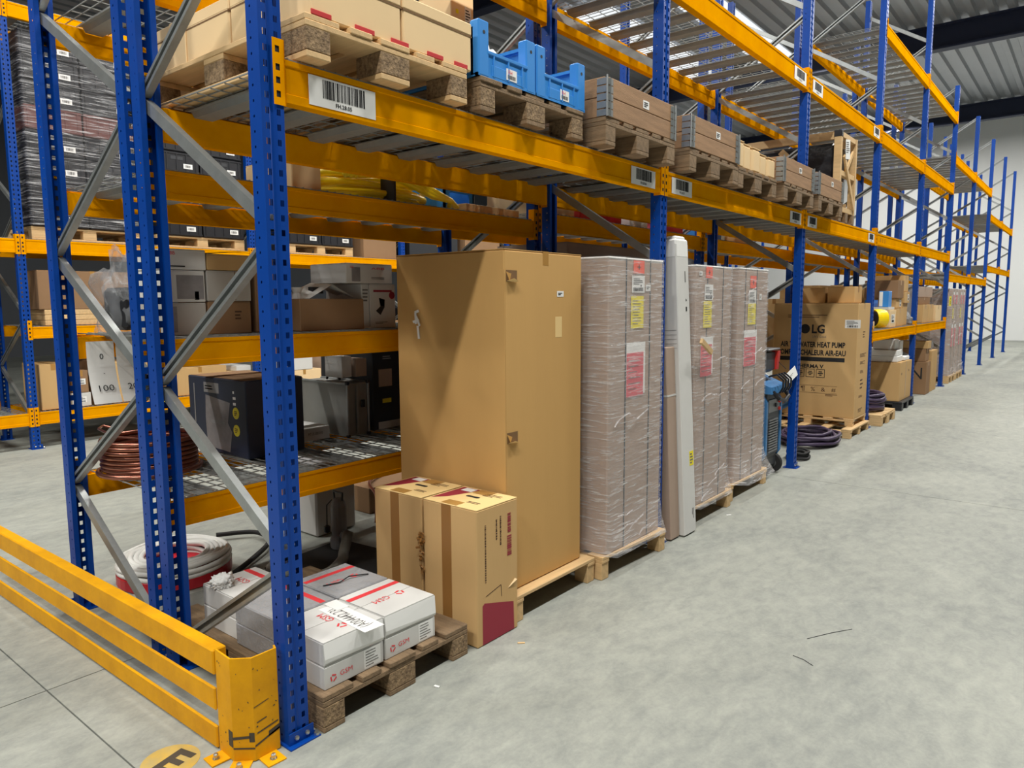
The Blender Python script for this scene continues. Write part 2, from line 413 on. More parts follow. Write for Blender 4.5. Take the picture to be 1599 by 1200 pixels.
def lv3(k): return [(.27, .14), (2.18, .15), (4.66, .15)]+([(1.24, .13)] if k == 1 else [])
rack3 = rack('far blue rack across the back aisle, holding pallets of black crates', -7.0, -8.0, -1.4, 9, lv3, lambda k: 6.0, (0, .3))

# barcode stickers on the beams
def sticker(parent_root, y0, y1, z0, z1, txt, seed, x=.0):
    m = MB('paper'); cy, cz = (y0+y1)/2, (z0+z1)/2
    m.rect((x+.0005, cy, cz), PY, PZ, y1-y0, z1-z0, .001)
    m.use('ink').bars((x+.0005, cy+(y1-y0)*.02, cz+(z1-z0)*.12), PY, PZ, (y1-y0)*.64, (z1-z0)*.62, 26, .002, seed)
    m.text(txt, (x+.0005, cy, cz-(z1-z0)*.34), PY, PZ, (z1-z0)*.14, None, .002, bold=.02)
    o = m.build('barcode_sticker', parent_root)
    return o
for a, b, t, sd in ((.145, .445, 'FH.28.05', 1), (2.385, 2.68, 'FH.28.06', 2), (2.905, 3.2, 'FH.28.07', 3), (5.2, 5.5, 'FH.28.08', 4), (5.7, 5.98, 'FH.28.09', 5), (8.0, 8.28, 'FH.28.10', 6)):
    sticker(rack1, a, b, 2.303, 2.405, t, sd)
for a, b, sd in ((2.3, 2.68, 12), (5.18, 5.5, 13), (5.7, 6.0, 14), (8.02, 8.3, 15)):
    sticker(rack1, a, b, 3.53, 3.64, 'FH.29.%02d' % sd, sd)
m = MB('ink')
for i, ch in enumerate('035'): m.text(ch, (.0005, 8.62+i*.12, 2.36), PY, PZ, .05)
m.build('beam_number', rack1)
for y, ch in ((2.85, 'F2'), (4.7, 'F3')):
    m = MB('yellow_label'); m.rect((.0005, y+1.4, .34), PY, PZ, .32, .1); m.use('ink').text(ch, (.0005, y+1.46, .34), PY, PZ, .07, None, .002); m.build('shelf_number_label', rack3)

# ------------------------------------------------------------------ guard rail with corner post
g = thing('guard_rail', 'yellow steel guard rail with scraped corner post in front of the rack end', 'guard rail', (0, 0, 0))
for z0, z1, tp in ((.285, .38, .055), (.15, .238, .012), (.005, .092, .012)):
    m = MB('worn_yellow')
    m.X = Matrix.Translation((-.19, -.215, 0)) @ Matrix.Rotation(.012, 4, 'Z')
    m.box(-2.6, 0, 0, tp, z0, z1, .005); m.build('rail', g)
pts = [(-.20, -.216), (-.165, -.216), (-.085, -.222), (-.022, -.172), (-.022, -.085), (-.045, -.07)]
m = MB('worn_yellow'); th = .006
pp = [Vector(p) for p in ((-.183, -.209), (-.075, -.216), (-.02, -.165), (-.02, -.066), (-.045, -.056))]
ins = [Vector(p) for p in ((-.183, -.203), (-.0775, -.2095), (-.026, -.162), (-.026, -.072), (-.047, -.0625))]
poly = [tuple(p) for p in pp]+[tuple(p) for p in ins[::-1]]
m.prism(poly, .004, .385, 'z')
m.use('scrape')
rs = random.Random(5)
def scr(a, b, t0, t1, z, h, tilt):
    A = pp[a].lerp(pp[b], t0); B = pp[a].lerp(pp[b], t1); d = (B-A).normalized(); nn = Vector((d.y, -d.x)); o = nn*.0012
    m.add([(A.x+o.x, A.y+o.y, z), (B.x+o.x, B.y+o.y, z+tilt), (B.x+o.x, B.y+o.y, z+tilt+h), (A.x+o.x, A.y+o.y, z+h)], [(0, 1, 2, 3)])
for q in ((0, 1, .72, 1, .055, .06, 0), (1, 2, 0, .8, .085, .01, .004), (1, 2, .75, 1, .075, .035, 0), (1, 2, 0, 1, .05, .006, -.002), (2, 3, .0, 1, .055, .007, .026), (2, 3, .1, .95, .1, .005, .012), (2, 3, .0, .6, .2, .003, .01), (2, 3, .1, .5, .14, .004, .006), (2, 3, .55, 1, .07, .02, .01)):
    scr(*q)
for i in range(26):
    a = rs.choice((0, 1, 2)); t = rs.random()*.9; scr(a, a+1, t, t+rs.uniform(.02, .08), rs.uniform(.02, .36), rs.uniform(.002, .006), rs.uniform(-.004, .004))
m.build('corner_post', g)
for i, (x, y, rz) in enumerate(((-.14, -.243, -.06), (-.03, -.222, .7), (.015, -.12, 1.5))):
    m = MB('worn_yellow'); m.X = Matrix.Translation((x, y, 0)) @ Matrix.Rotation(rz, 4, 'Z')
    m.box(-.035, .035, -.035, .04, 0, .006, .001); m.use('zinc_bolt'); m.lathe([(.013, 0), (.013, .003), (.009, .003), (.009, .016), (.005, .02)], 8, (0, -.005, .006)); m.build('anchor_foot', g)

# floor marking and crumbs
m = MB('floor_yellow'); m.lathe([(.098, 0), (.098, .0006)], 40, (-.262, -.352, 0)); m.use('scrape').text('E', (-.25, -.345, .0006), (.97, .24, 0), (-.24, .97, 0), .12, None, .0006, bold=.035)
tag(m.build('floor_marking'), 'round yellow floor marking with a dark letter E beside the guard rail', 'floor marking')
for i, (x, y, l, rz, mt, lb) in enumerate(((.163, 1.118, .035, .7, 'new_wood', 'small wood splinter on floor beside the box with red corner'), (.125, .59, .025, .2, 'foam', 'white foam crumb on floor before the pallet of grey-white cartons'),
        (.117, 3.709, .04, .9, 'paper', 'white paper scrap on floor before the wrapped pallets'), (1.28, 2.12, .0, 0, 'ink', 'thin dark wire end lying farther out on the aisle floor'), (1.26, 1.77, .0, 0, 'ink', 'thin dark wire end lying nearer on the open aisle floor'))):
    m = MB(mt)
    if l: m.X = Matrix.Rotation(rz, 4, 'Z'); m.box(-l/2, l/2, -.006, .006, 0, .004, .001)
    else:
        dx, dy = ((.07, .12) if i == 3 else (.05, -.02)); m.tube([(-dx, -dy, .0015), (0, .01, .002), (dx, dy, .0015)], .0014, 5)
    o = m.build('floor_crumb'); o.location = (x, y, 0); tag(o, lb, 'debris')

# ------------------------------------------------------------------ pallets
def euro_pallet(label, x, y, z, md='old_wood', mb='chip_block', rz=0, group='wooden pallets', seed=0):
    """x, y = middle of the aisle-side edge; length 1.2 runs back along -x, width .8 along y"""
    root = thing('wooden_pallet', label, 'pallet', (x, y, z), rz, group); r = random.Random(seed)
    def part(nm, key, dims, loc, mt):
        me = cached((nm, key, mt), lambda: MB(mt).box(-dims[0]/2, dims[0]/2, -dims[1]/2, dims[1]/2, -dims[2]/2, dims[2]/2, .003).mesh(nm))
        link(nm, me, root, loc)
    for i, w_ in enumerate((.145, .1, .145, .1, .145)):
        part('deck_board', w_, (1.2, w_, .022), (-.6+r.uniform(-.006, .006), (-.3275, -.163, 0, .163, .3275)[i], .133), md)
    for xx in (-.0725, -.6, -1.1275): part('stringer_board', 0, (.145, .8, .022), (xx, 0, .111), md)
    for xx in (-.0725, -.6, -1.1275):
        for yy, w_ in ((-.35, .1), (0, .145), (.35, .1)): part('block', w_, (.145, w_, .078), (xx, yy, .061), mb)
    for yy, w_ in ((-.35, .1), (0, .145), (.35, .1)): part('bottom_board', w_, (1.2, w_, .022), (-.6, yy, .011), md)
    return root
def skid_pallet(label, x, y, z, wy, dx, rz=0, md='new_wood', group='light wood transport pallets', legs=2, h=.13):
    root = thing('transport_pallet', label, 'pallet', (x, y, z), rz, group); k = (round(wy, 2), round(dx, 2))
    def part(nm, dims, loc, mt):
        me = cached((nm, dims, mt), lambda: MB(mt).box(-dims[0]/2, dims[0]/2, -dims[1]/2, dims[1]/2, -dims[2]/2, dims[2]/2, .003).mesh(nm)); link(nm, me, root, loc)
    nb = 5
    for i in range(nb): part('deck_board', (.11, wy, .02), (-.055-(dx-.11)*i/(nb-1), 0, h-.01), 'new_wood_y')
    ys = [-wy/2+.035+(wy-.07)*i/(legs-1) for i in range(legs)]
    for yy in ys:
        part('stringer_board', (dx, .07, .02), (-dx/2, yy, h-.03), md)
        for xx in (-.05, -dx/2, -dx+.05): part('block', (.09, .07, h-.04), (xx, yy, (h-.04)/2), md)
    return root

# ------------------------------------------------------------------ cartons
def carton(label, x0, x1, y0, y1, z0, z1, mt='carton', tape='y', tmat='tape', rz=0, group=None, name='cardboard_box', flaps=True, b=.005, cat='box'):
    """box between corners; tape along 'x' or 'y' over the lid, or None"""
    cx, cy = (x0+x1)/2, (y0+y1)/2; a, c, h = (x1-x0)/2, (y1-y0)/2, z1-z0
    root = thing(name, label, cat, (cx, cy, z0), rz, group)
    MB(mt).box(-a, a, -c, c, 0, h-(.004 if flaps else 0), min(b, a/3, c/3)).build('body', root)
    if flaps:
        m = MB(mt); q = .002
        if tape == 'x': m.box(-a+q, a-q, -c+q, -.0015, h-.004, h); m.box(-a+q, a-q, .0015, c-q, h-.004, h)
        else: m.box(-a+q, -.0015, -c+q, c-q, h-.004, h); m.box(.0015, a-q, -c+q, c-q, h-.004, h)
        m.build('lid_flaps', root)
    if tape:
        m = MB(tmat); t = .024; e = .0008; dn = min(.07, h*.4)
        if tape == 'x': m.box(-a-e, a+e, -t, t, h, h+e); m.box(-a-e, -a, -t, t, h-dn, h); m.box(a, a+e, -t, t, h-dn, h)
        else: m.box(-t, t, -c-e, c+e, h, h+e); m.box(-t, t, -c-e, -c, h-dn, h); m.box(-t, t, c, c+e, h-dn, h)
        m.build('tape', root)
    root['_a'] = a; root['_c'] = c; root['_h'] = h
    return root
def xf(root, y, z, w_, h_, build, name='label_sticker', pl=None):
    """decal on the +x face: y, z local centre"""
    m = MB(); build(m, (root['_a']+.0002, y, z), PY, PZ, w_, h_); o = m.build(name, root)
    return o
def yf(root, x, z, w_, h_, build, name='label_sticker'):
    m = MB(); build(m, (x, -root['_c']-.0002, z), PX, PZ, w_, h_); return m.build(name, root)
def B_label(m, c, r, u, w_, h_, seed=1):
    m.use('paper').rect(c, r, u, w_, h_); m.use('ink').lines(Vector(c)+Vector(u)*h_*.15, r, u, w_*.8, h_*.5, 4, .002, .4, seed); m.bars(Vector(c)-Vector(u)*h_*.28, r, u, w_*.7, h_*.25, 12, .002, seed)
def B_text(txt, ink, w=True):
    def f(m, c, r, u, w_, h_): m.use(ink).text(txt, c, r, u, h_, w_)
    return f
def B_rect(mt):
    def f(m, c, r, u, w_, h_): m.use(mt).rect(c, r, u, w_, h_)
    return f
def B_lines(mt, n, seed=1):
    def f(m, c, r, u, w_, h_): m.use(mt).lines(c, r, u, w_, h_, n, .001, .45, seed)
    return f
# ------------------------------------------------------------------ level A goods, first bays
ZA = 2.4415
euro_pallet('light wooden pallet under the two beige cartons, leftmost on the lower front beam', .06, .5, ZA, 'new_wood', 'chip_block', seed=1)
def lidbox(label, x0, x1, y0, y1, z0, h, sd):
    root = thing('lidded_carton', label, 'box', ((x0+x1)/2, (y0+y1)/2, z0)); a, c = (x1-x0)/2, (y1-y0)/2
    MB('carton_light').box(-a, a, -c, c, 0, h-.02, .006).build('body', root)
    m = MB('carton_light'); m.box(-a-.003, a+.003, -c-.001, c+.001, h-.05, h, .005); m.build('lid', root)
    m = MB('carton_edge'); m.box(-a-.0015, a+.0015, -c-.0008, c+.0008, h-.056, h-.05); m.build('lid_gap', root)
    m = MB('carton_light'); m.box(-a*.55, -a*.1, -c-.007, -c, 0, h, .003); m.build('side_flap', root)
    return root
T0 = ZA+.145
for i, (a, b, c_, d_) in enumerate(((-.46, .045, .135, .545), (-.46, .045, .555, .945), (-1.06, -.475, .135, .54), (-1.06, -.475, .56, .945))):
    r_ = lidbox(('beige lidded carton at the near front corner of the upper left pallet', 'beige lidded carton touching the blue bins, right of its twin on the pallet', 'beige lidded carton at the back of the upper left pallet, nearest the rack end', 'beige lidded carton hidden at the far back of the upper left pallet')[i], a, b, c_, d_, T0, .195, i)
for i, y in enumerate((.17, .36, .53, .72, .87)):
    m = MB('red_tape'); l = (.085, .09, .09, .09, .08)[i]; m.box(.0495, .0555, y-l/2, y+l/2, 0, .018, .002)
    o = m.build('red_strap_end'); o.location = (0, 0, T0); tag(o, ('first', 'second', 'third', 'fourth', 'fifth')[i]+' red strip from the left along the foot of the beige cartons', 'strap', 'red strips under the beige cartons')
euro_pallet('weathered pallet under the two blue bins on the lower front beam', .05, 1.395, ZA, seed=2)
def bin_box(label, y0, y1):
    root = thing('picking_bin', label, 'bin', (.045, (y0+y1)/2, T0)); c = (y1-y0)/2-.003; H = .235
    MB('blue_plastic').box(-.58, 0, -c, c, 0, .012).build('base', root)
    for s_ in (-1, 1):
        m = MB('blue_plastic'); m.box(-.58, -.03, min(s_*c, s_*(c-.012)), max(s_*c, s_*(c-.012)), .01, H-.02)
        m.box(-.58, -.03, min(s_*(c+.001), s_*(c-.03)), max(s_*(c+.001), s_*(c-.03)), H-.03, H-.015); m.build('side_wall', root)
        m = MB('blue_plastic'); m.box(-.05, .004, min(s_*c, s_*(c-.07)), max(s_*c, s_*(c-.07)), .0, H, .006)
        m.use('ink').lathe([(.008, 0), (.008, .001)], 10, (.004, s_*(c-.035), H-.05), 'x'); m.build('corner_post', root)
    MB('blue_plastic').box(-.58, -.565, -c, c, .01, H-.02).build('back_wall', root)
    m = MB('blue_plastic'); m.box(-.012, 0, -c+.05, c-.05, .01, .11); m.box(-.02, .006, -c+.06, c-.06, .1, .115, .002); m.box(-.003, .004, -c+.09, c-.09, .012, .06, .002)
    m.box(-.02, .003, -c, c, 0, .014)
    for yy in (-c*.5, 0, c*.5): m.box(0, .006, yy-.004, yy+.004, .012, .1)
    m.build('front_wall', root)
    m = MB('paper'); m.rect((.0045, .02, .045), PY, PZ, .075, .05); m.use('red_ink').text('FH', (.0045, .01, .055), PY, PZ, .018, None, .002); m.use('grey_ink').bars((.0045, .02, .035), PY, PZ, .055, .016, 12, .002); m.build('label_sticker', root)
    return root
bin_box('blue open-front plastic bin beside the beige carton, left of its twin', .985, 1.395)
bin_box('blue open-front plastic bin beside the wooden collar crate, right of its twin', 1.4, 1.82)
def blob(label, name, cat, c, rx, ry, rz_, mt, seed, k=.35, fr=3.2):
    bm = bmesh.new(); bmesh.ops.create_icosphere(bm, subdivisions=4, radius=1)
    from mathutils import noise
    for v in bm.verts:
        d = 1+k*noise.turbulence(v.co*fr+Vector((seed, 0, 0)), 3, True)-k*.4
        v.co = Vector((v.co.x*rx*d, v.co.y*ry*d, v.co.z*rz_*d))
        if v.co.z < -rz_*.55: v.co.z = -rz_*.55
    me = bpy.data.meshes.new(name); bm.to_mesh(me); bm.free(); me.materials.append(M[mt]); me.polygons.foreach_set('use_smooth', [True]*len(me.polygons))
    o = link(name, me, None, (c[0], c[1], c[2]+rz_*.55)); return tag(o, label, cat)
blob('white plastic bag bulging out of the left blue bin', 'plastic_bag', 'bag', (-.14, 1.17, T0+.0125), .1, .11, .14, 'foam', 3)
blob('white crumpled sack lying in the right blue bin', 'plastic_bag', 'bag', (-.14, 1.6, T0+.0125), .11, .12, .12, 'foam', 9)

def collar_box(label, y0, y1, z, planks=True, xf_=.1, seed=0):
    root = thing('pallet_collar', label, 'crate', (xf_, (y0+y1)/2, z)); c = (y1-y0)/2; H = .205; r = random.Random(seed)
    for k in (0, 1):
        for s_ in (-1, 1):
            w_ = .1; yy = s_*(c-.011); link('side_board', cached('cs', lambda: MB('collar_wood').box(-.585, .585, -.011, .011, -.05, .05, .003).mesh('side_board')), root, (-.6+r.uniform(-.002, .002), yy, .052+.103*k))
        for xx in (-.011, -1.189):
            link('front_board', cached(('cf', round(c, 3)), lambda: MB('collar_wood').box(-.011, .011, -c+.022, c-.022, -.05, .05, .003).mesh('front_board')), root, (xx, r.uniform(-.002, .002), .052+.103*k))
    for xx in (0, -1.2):
        for s_ in (-1, 1):
            m = MB('galvanized'); sx = 1 if xx == 0 else -1
            for k in range(5):
                z0 = .004+k*.04
                m.box(*sorted((xx, xx+sx*.004)), *sorted((s_*c, s_*(c-.06))), z0, z0+.034, .001)
                m.box(*sorted((xx, xx-sx*.06)), *sorted((s_*(c+.0), s_*(c+.004))), z0, z0+.034, .001)
            m.tube([(xx+sx*.004, s_*(c+.002), 0), (xx+sx*.004, s_*(c+.002), .21)], .006, 8)
            m.tube([(xx+sx*.006, s_*(c-.03), 0.01), (xx+sx*.006, s_*(c-.03), .2)], .004, 6)
            m.build('corner_hinge', root)
    m = MB('paper'); m.rect((.0005, .03, .14), PY, PZ, .07, .045); m.use('ink').lines((.0005, .03, .14), PY, PZ, .05, .03, 3, .002); m.build('label_sticker', root)
    return root
euro_pallet('brown pallet carrying the first wooden collar crate, right end of first bay', .1, 2.34, ZA, 'old_wood', 'old_wood', seed=3)
collar_box('wooden collar crate with steel hinges beside the blue bins', 1.945, 2.735, T0, seed=1)
euro_pallet('pallet under the collar crate just right of the second front post', .1, 3.35, ZA, 'old_wood', 'old_wood', seed=4)
collar_box('wooden collar crate with steel hinges, first one right of the second front post', 2.955, 3.745, T0, seed=2)
euro_pallet('pallet under the row of upright brown packets', .08, 4.2, ZA, 'old_wood', 'old_wood', seed=5)
for i in range(5):
    y0 = 3.8+i*.165
    carton(('first', 'second', 'third', 'fourth', 'fifth')[i]+' from the left of the upright brown packets between two collar crates', -.5, .06-.012*(i % 2), y0, y0+.155, T0, T0+(.2, .195, .19, .17, .165)[i], 'carton_light', None, group='upright brown packets', name='upright_packet', b=.02)
euro_pallet('pallet under the collar crate left of the third front post', .1, 5.12, ZA, 'old_wood', 'old_wood', seed=6)
collar_box('wooden collar crate with steel hinges, directly left of the third front post', 4.69, 5.5, T0, seed=3)
euro_pallet('pallet under the collar crate right of the third front post', .1, 6.07, ZA, 'old_wood', 'old_wood', seed=7)
collar_box('pale wooden collar crate in front of the tall framed crate, right of third front post', 5.65, 6.47, T0, seed=4)
# tall framed crate with a black wrapped panel
root = thing('framed_crate', 'tall open timber crate around a black wrapped panel, standing past the third front post', 'crate', (0, 7.02, ZA))
def stick(nm, p, q, a=.07, b=.05, side=(0, 1, 0), mt='new_wood'): MB(mt).bar(p, q, a, b, side).build(nm, root)
H = .92
for x in (-.035, -1.05):
    for y in (-.29, .29): stick('corner_post', (x, y, .1), (x, y, H), .07, .05)
for y in (-.29, .29):
    stick('top_rail', (-1.0, y, H-.04), (-.075, y, H-.04), .08, .04); stick('bottom_rail', (-1.0, y, .14), (-.075, y, .14), .08, .04)
    stick('diagonal_brace', (-.55, y*1.0, .2), (-.09, y, .2+.0), .07, .03)
stick('diagonal_brace', (-.62, -.32, .78), (-.08, -.32, .22), .07, .02)
stick('end_rail', (-.03, -.255, H-.03), (-.03, .255, H-.03), .05, .05, (1, 0, 0)); stick('end_rail', (-.03, -.255, .13), (-.03, .255, .13), .05, .05, (1, 0, 0))
stick('end_rail', (-.03, -.255, .5), (-.03, .255, .5), .05, .05, (1, 0, 0))
stick('end_brace', (.004, -.2, .68), (.004, .24, .16), .05, .02, (1, 0, 0)); stick('end_brace', (-.03, .26, .78), (-.03, .03, .56), .04, .02, (1, 0, 0))
for y in (-.26, 0, .26): stick('skid', (-1.08, y, .05), (.0, y, .05), .1, .09, (0, 1, 0), 'old_wood')
MB('black_film').box(-.98, -.09, -.2, .2, .19, H-.09, .03).build('wrapped_panel', root)
m = MB('black_plastic'); m.box(-.075, .004, -.32, -.26, H-.06, H+.005, .004); m.build('corner_cap', root)
m = MB('paper'); m.X = Matrix.Rotation(.12, 4, 'X'); m.rect((.016, -.03, .76), PY, PZ, .17, .2); m.use('grey_ink').lines((.016, -.03, .78), PY, PZ, .13, .12, 6, .002); m.build('paper_note', root)

# ------------------------------------------------------------------ floor goods, first bay
euro_pallet('worn dark pallet on the floor carrying the grey-white cartons', .032, .487, 0, seed=11)
def gsm(label, x0, x1, y0, y1, z0, turned, wrap=False, note=False, loose=False):
    r = carton(label, x0, x1, y0, y1, z0, z0+.094, 'white_board', None, name='wire_carton', b=.003, group='grey-white cartons on the floor pallet')
    a, c, h = r['_a'], r['_c'], r['_h']
    m = MB('red_ink')
    if turned: ri, u, ce = NY, PX, (-.01, -.01); st = ((-a*.62, 0), PY, .03, 2*c); st2 = (0, 1)
    else: ri, u, ce = NX, NY, (.0, .02)
    rv, uv = Vector(ri), Vector(u); o = Vector((ce[0], ce[1], h))
    m.text('GSM', o+rv*.03+uv*.02, ri, u, .036, .085)
    tri = o-rv*.075+uv*.02
    for k in range(3):
        an = 2*PI*k/3; p = tri+(rv*math.cos(an)+uv*math.sin(an))*.02; q = tri+(rv*math.cos(an+1.5)+uv*math.sin(an+1.5))*.02
        d = (q-p); m.rect((p+q)/2+Vector((0, 0, 0)), d, Vector((0, 0, 1)).cross(d), d.length, .008)
    if turned: m.rect((-a*.6, 0, h), PX, PY, .028, 2*c-.004)
    else: m.rect((0, c*.62, h), PX, PY, 2*a-.004, .028)
    m.build('top_print', r)
    m = MB('red_ink'); m.text('GSM', (a+.0003, -c*.3, h*.45), PY, PZ, .02, .06); m.use('red_ink')
    t = Vector((a+.0003, -c*.72, h*.4))
    for k in range(3):
        an = 2*PI*k/3+.5; p = t+Vector((0, math.cos(an), math.sin(an)))*.014; q = t+Vector((0, math.cos(an+1.5), math.sin(an+1.5)))*.014; d = q-p
        m.rect((p+q)/2, d, Vector((1, 0, 0)).cross(d), d.length, .005)
    m.build('side_print', r)
    m = MB('paper'); m.rect((a+.0001, c*.6, h*.5), PY, PZ, .085, .08, .0006); m.use('grey_ink').lines((a+.0003, c*.6, h*.5), PY, PZ, .07, .07, 6, .001, .3); m.build('label_sticker', r)
    if wrap:
        MB('grey_wrap').box(-a-.004, a+.004, -c-.004, c+.004, .001, h+.0008, .004).build('film_cover', r)
    if loose:
        m = MB('paper'); m.add([(a+.004, -c, .012), (a+.002, c, .0), (a+.006, c, .012), (a+.0065, -c, .03), (a+.001, -c, .09), (a+.001, c, .09)], [(0, 1, 2, 3), (3, 2, 5, 4)]); m.build('loose_flap', r)
    if note:
        m = MB('paper'); m.X = Matrix.Translation((a*.1, c*.45, h)) @ Matrix.Rotation(-.05, 4, 'Z'); m.box(-.13, .19, -.045, .05, .0005, .002); m.box(-.16, -.06, .0, .06, .0022, .0035)
        m.use('grey_ink').text('(A004442.23)', (.03, 0, .0022), NX, NY, .05, .24, .0006); m.build('paper_note', r)
    return r
for lay in (0, 1):
    z = .1445+.095*lay; ww = ('lower', 'upper')[lay]
    gsm(f'grey-white carton, {ww} of the two beside the blue post at the pallet front', -.3, 0, .12, .412, z, False, note=lay == 1, loose=lay == 1)
    gsm(f'red striped grey-white carton, {ww} of the two nearest the tall brown boxes', -.3, 0, .422, .71, z, True, loose=lay == 1)
    gsm(f'grey film covered carton, {ww} one in second row behind front post', -.62, -.315, .125, .408, z, False, wrap=True)
    gsm(f'grey film covered carton with dark scratch, {ww} one behind the red striped carton', -.62, -.315, .427, .71, z, True, wrap=True)
    gsm(f'grey-white carton at the back of the floor pallet, {ww} one', -.93, -.64, .14, .41, z, False)
blob('torn white paper heap on top of the backmost grey-white carton', 'torn_paper', 'paper', (-.83, .18, .3350), .045, .05, .035, 'foam', 21, .8, 4)
m = MB('ink'); m.tube([(0, -.1, .002), (.03, -.03, .004), (.02, .03, .012), (.05, .12, .003)], .003, 6); o = m.build('cable_tie'); o.location = (-.46, .56, .3355); tag(o, 'black cable tie lying on the grey film covered carton', 'cable tie')

# two tall brown boxes with hand holes
def tall_box(label, x0, x1, front):
    r = carton(label, x0, x1, .945, 1.245, .001, .66, 'carton', None, name='tall_carton', group='tall brown boxes with hand holes', flaps=False)
    a, c, h = r['_a'], r['_c'], r['_h']
    m = MB('carton_top'); m.box(-a+.001, a-.001, -c+.001, c-.001, h, h+.004, .001); m.build('lid', r)
    m = MB('ink'); s = [(math.cos(t)*.012+(.03 if math.cos(t) > 0 else -.03), math.sin(t)*.012) for t in [2*PI*(i+.5)/16 for i in range(16)]]
    m.prism([(u, v+.02) for u, v in s], h+.0035, h+.0045, 'z'); m.build('hand_hole', r)
    m = MB('maroon_ink'); m.add([(-a+.012, -c*.72, h+.0046), (-a+.07, -c*.3, h+.0046), (-a+.13, c*.9, h+.0046), (-a+.012, c*.9, h+.0046)], [(0, 1, 2, 3)])
    m.use('paper').rect((-a+.075, c*.68, h+.0046), PX, PY, .07, .05, .001); m.use('brown_ink').lines((a*.45, c*.55, h+.0042), PX, PY, .11, .05, 3, .001, .3); m.lines((a*.45, -c*.4, h+.0042), PX, PY, .08, .03, 2, .001, .4, 6)
    m.use('tape').rect((0, c*.72, h+.0042), PX, PY, .1, .07); m.rect((-.01, -c*.75, h+.0042), PX, PY, .1, .06); m.build('lid_print', r)
    m = MB('tape_dark'); m.box(-.05, .012, -c-.0012, -c, .002, h); m.build('side_tape', r)
    if front:
        for y_, z_, w_, h_, n_, k_, q_ in ((.02, .13, .14, .012, 1, 'brown_ink', 1), (-.01, .12, .1, .012, 1, 'brown_ink', 2), (-.09, .22, .28, .01, 1, 'brown_ink', 3), (.085, .11, .1, .03, 2, 'maroon_ink', 4), (.085, .22, .1, .04, 2, 'maroon_ink', 5)):
            MB(k_).bars((a+.0003, y_, h-z_), (0, 0, -1), PY, w_, h_*.8, int(w_/.0085), .001, q_).build('word_print', r)
        m = MB('maroon_ink'); m.add([(a+.0006, -c+.035, .004), (a+.0006, c-.03, .004), (a+.0006, c-.035, .145), (a+.0006, c-.05, .15), (a+.0006, -c+.05, .205), (a+.0006, -c+.035, .195)], [(0, 1, 2, 3, 4, 5)])
        m.use('brown_ink')
        for p, q in (((-.09, .235), (.02, .26)), ((.02, .26), (.025, .2))): m.bar((a+.0006, p[0], p[1]), (a+.0006, q[0], q[1]), .003, .001, (1, 0, 0))
        m.build('corner_print', r)
        m = MB('carton_light'); m.add([(a+.0004, .07, .225), (a+.0004, .125, .238), (a+.012, .13, .255), (a+.0004, .128, .26)], [(0, 1, 2), (0, 2, 3)]); m.build('torn_spot', r)
    return r
tall_box('tall brown hand-hole box at the aisle, red corner print on its side', -.307, .042, True)
tall_box('tall brown hand-hole box behind the red cornered one, deeper in the bay', -.667, -.32, False)
bm_o = MB('tape_dark')
rr = random.Random(3)
for i in range(26): 
    p = Vector((rr.uniform(-.012, .006), rr.uniform(-.012, 0), .3+rr.random()*.2)); q = p+Vector((rr.uniform(-.02, .02), rr.uniform(-.014, -.001), rr.uniform(-.02, .02))); bm_o.bar(p, q, .012, .004, (0, 1, .3))
o = bm_o.build('dried_glue'); o.location = (-.313, .943, 0); tag(o, 'dried beige glue lumps in the gap between the two tall brown boxes', 'glue')

# large brown carton on its own pallet
skid_pallet('light wood pallet under the huge plain brown carton', .015, 1.628, 0, .735, .9, h=.139)
r = carton('huge plain brown carton standing in the first bay, taller than everything beside it', -.815, -.045, 1.262, 1.935, .1395, 1.868, 'carton_gold', 'x', rz=.0, name='large_carton', b=.008)
a, c, h = r['_a'], r['_c'], r['_h']
m = MB('paper'); m.rect((a+.0004, .13, h-.215), PY, PZ, .06, .03); m.use('ink').lines((a+.0004, .13, h-.215), PY, PZ, .04, .015, 2, .002); m.build('label_sticker', r)
m = MB('carton_top'); m.rect((a+.0002, .115, h-.39), PY, PZ, .06, .11, .0006); m.build('paper_scar', r)
m = MB('carton_gold'); m.box(a-.03, a+.0006, -c-.0006, -c+.004, 0, h-.1, .0005); m.build('corner_seam', r)
for k, zz in enumerate((h-.13, h-.93)):
    m = MB('carton_edge'); m.rect((a+.0003, -c+.055, zz), PY, PZ, .085, .055, .0008)
    m.use('carton_top'); m.add([(a+.001, -c+.015, zz-.025), (a+.03, -c+.04, zz-.012), (a+.02, -c+.085, zz-.024), (a+.001, -c+.095, zz-.03)], [(0, 1, 2, 3), (3, 2, 1, 0)]); m.add([(a+.001, -c+.012, zz+.02), (a+.02, -c+.03, zz+.01), (a+.001, -c+.04, zz-.025)], [(0, 1, 2), (2, 1, 0)]); m.build('torn_hand_hole', r)
m = MB('paper'); m.X = Matrix.Translation((-.19, -c-.001, h-.36)); 
for p, q in (((-.05, 0, .05), (-.01, -.01, .06)), ((-.04, -.006, .05), (-.03, -.012, -.01)), ((-.03, -.01, .03), (.0, -.014, -.02)), ((-.02, -.01, -.02), (-.02, -.002, -.09)), ((-.055, -.01, 0), (-.01, -.01, .01))): m.bar(p, q, .014, .003, (0, 1, .2))
m.build('torn_tape', r)

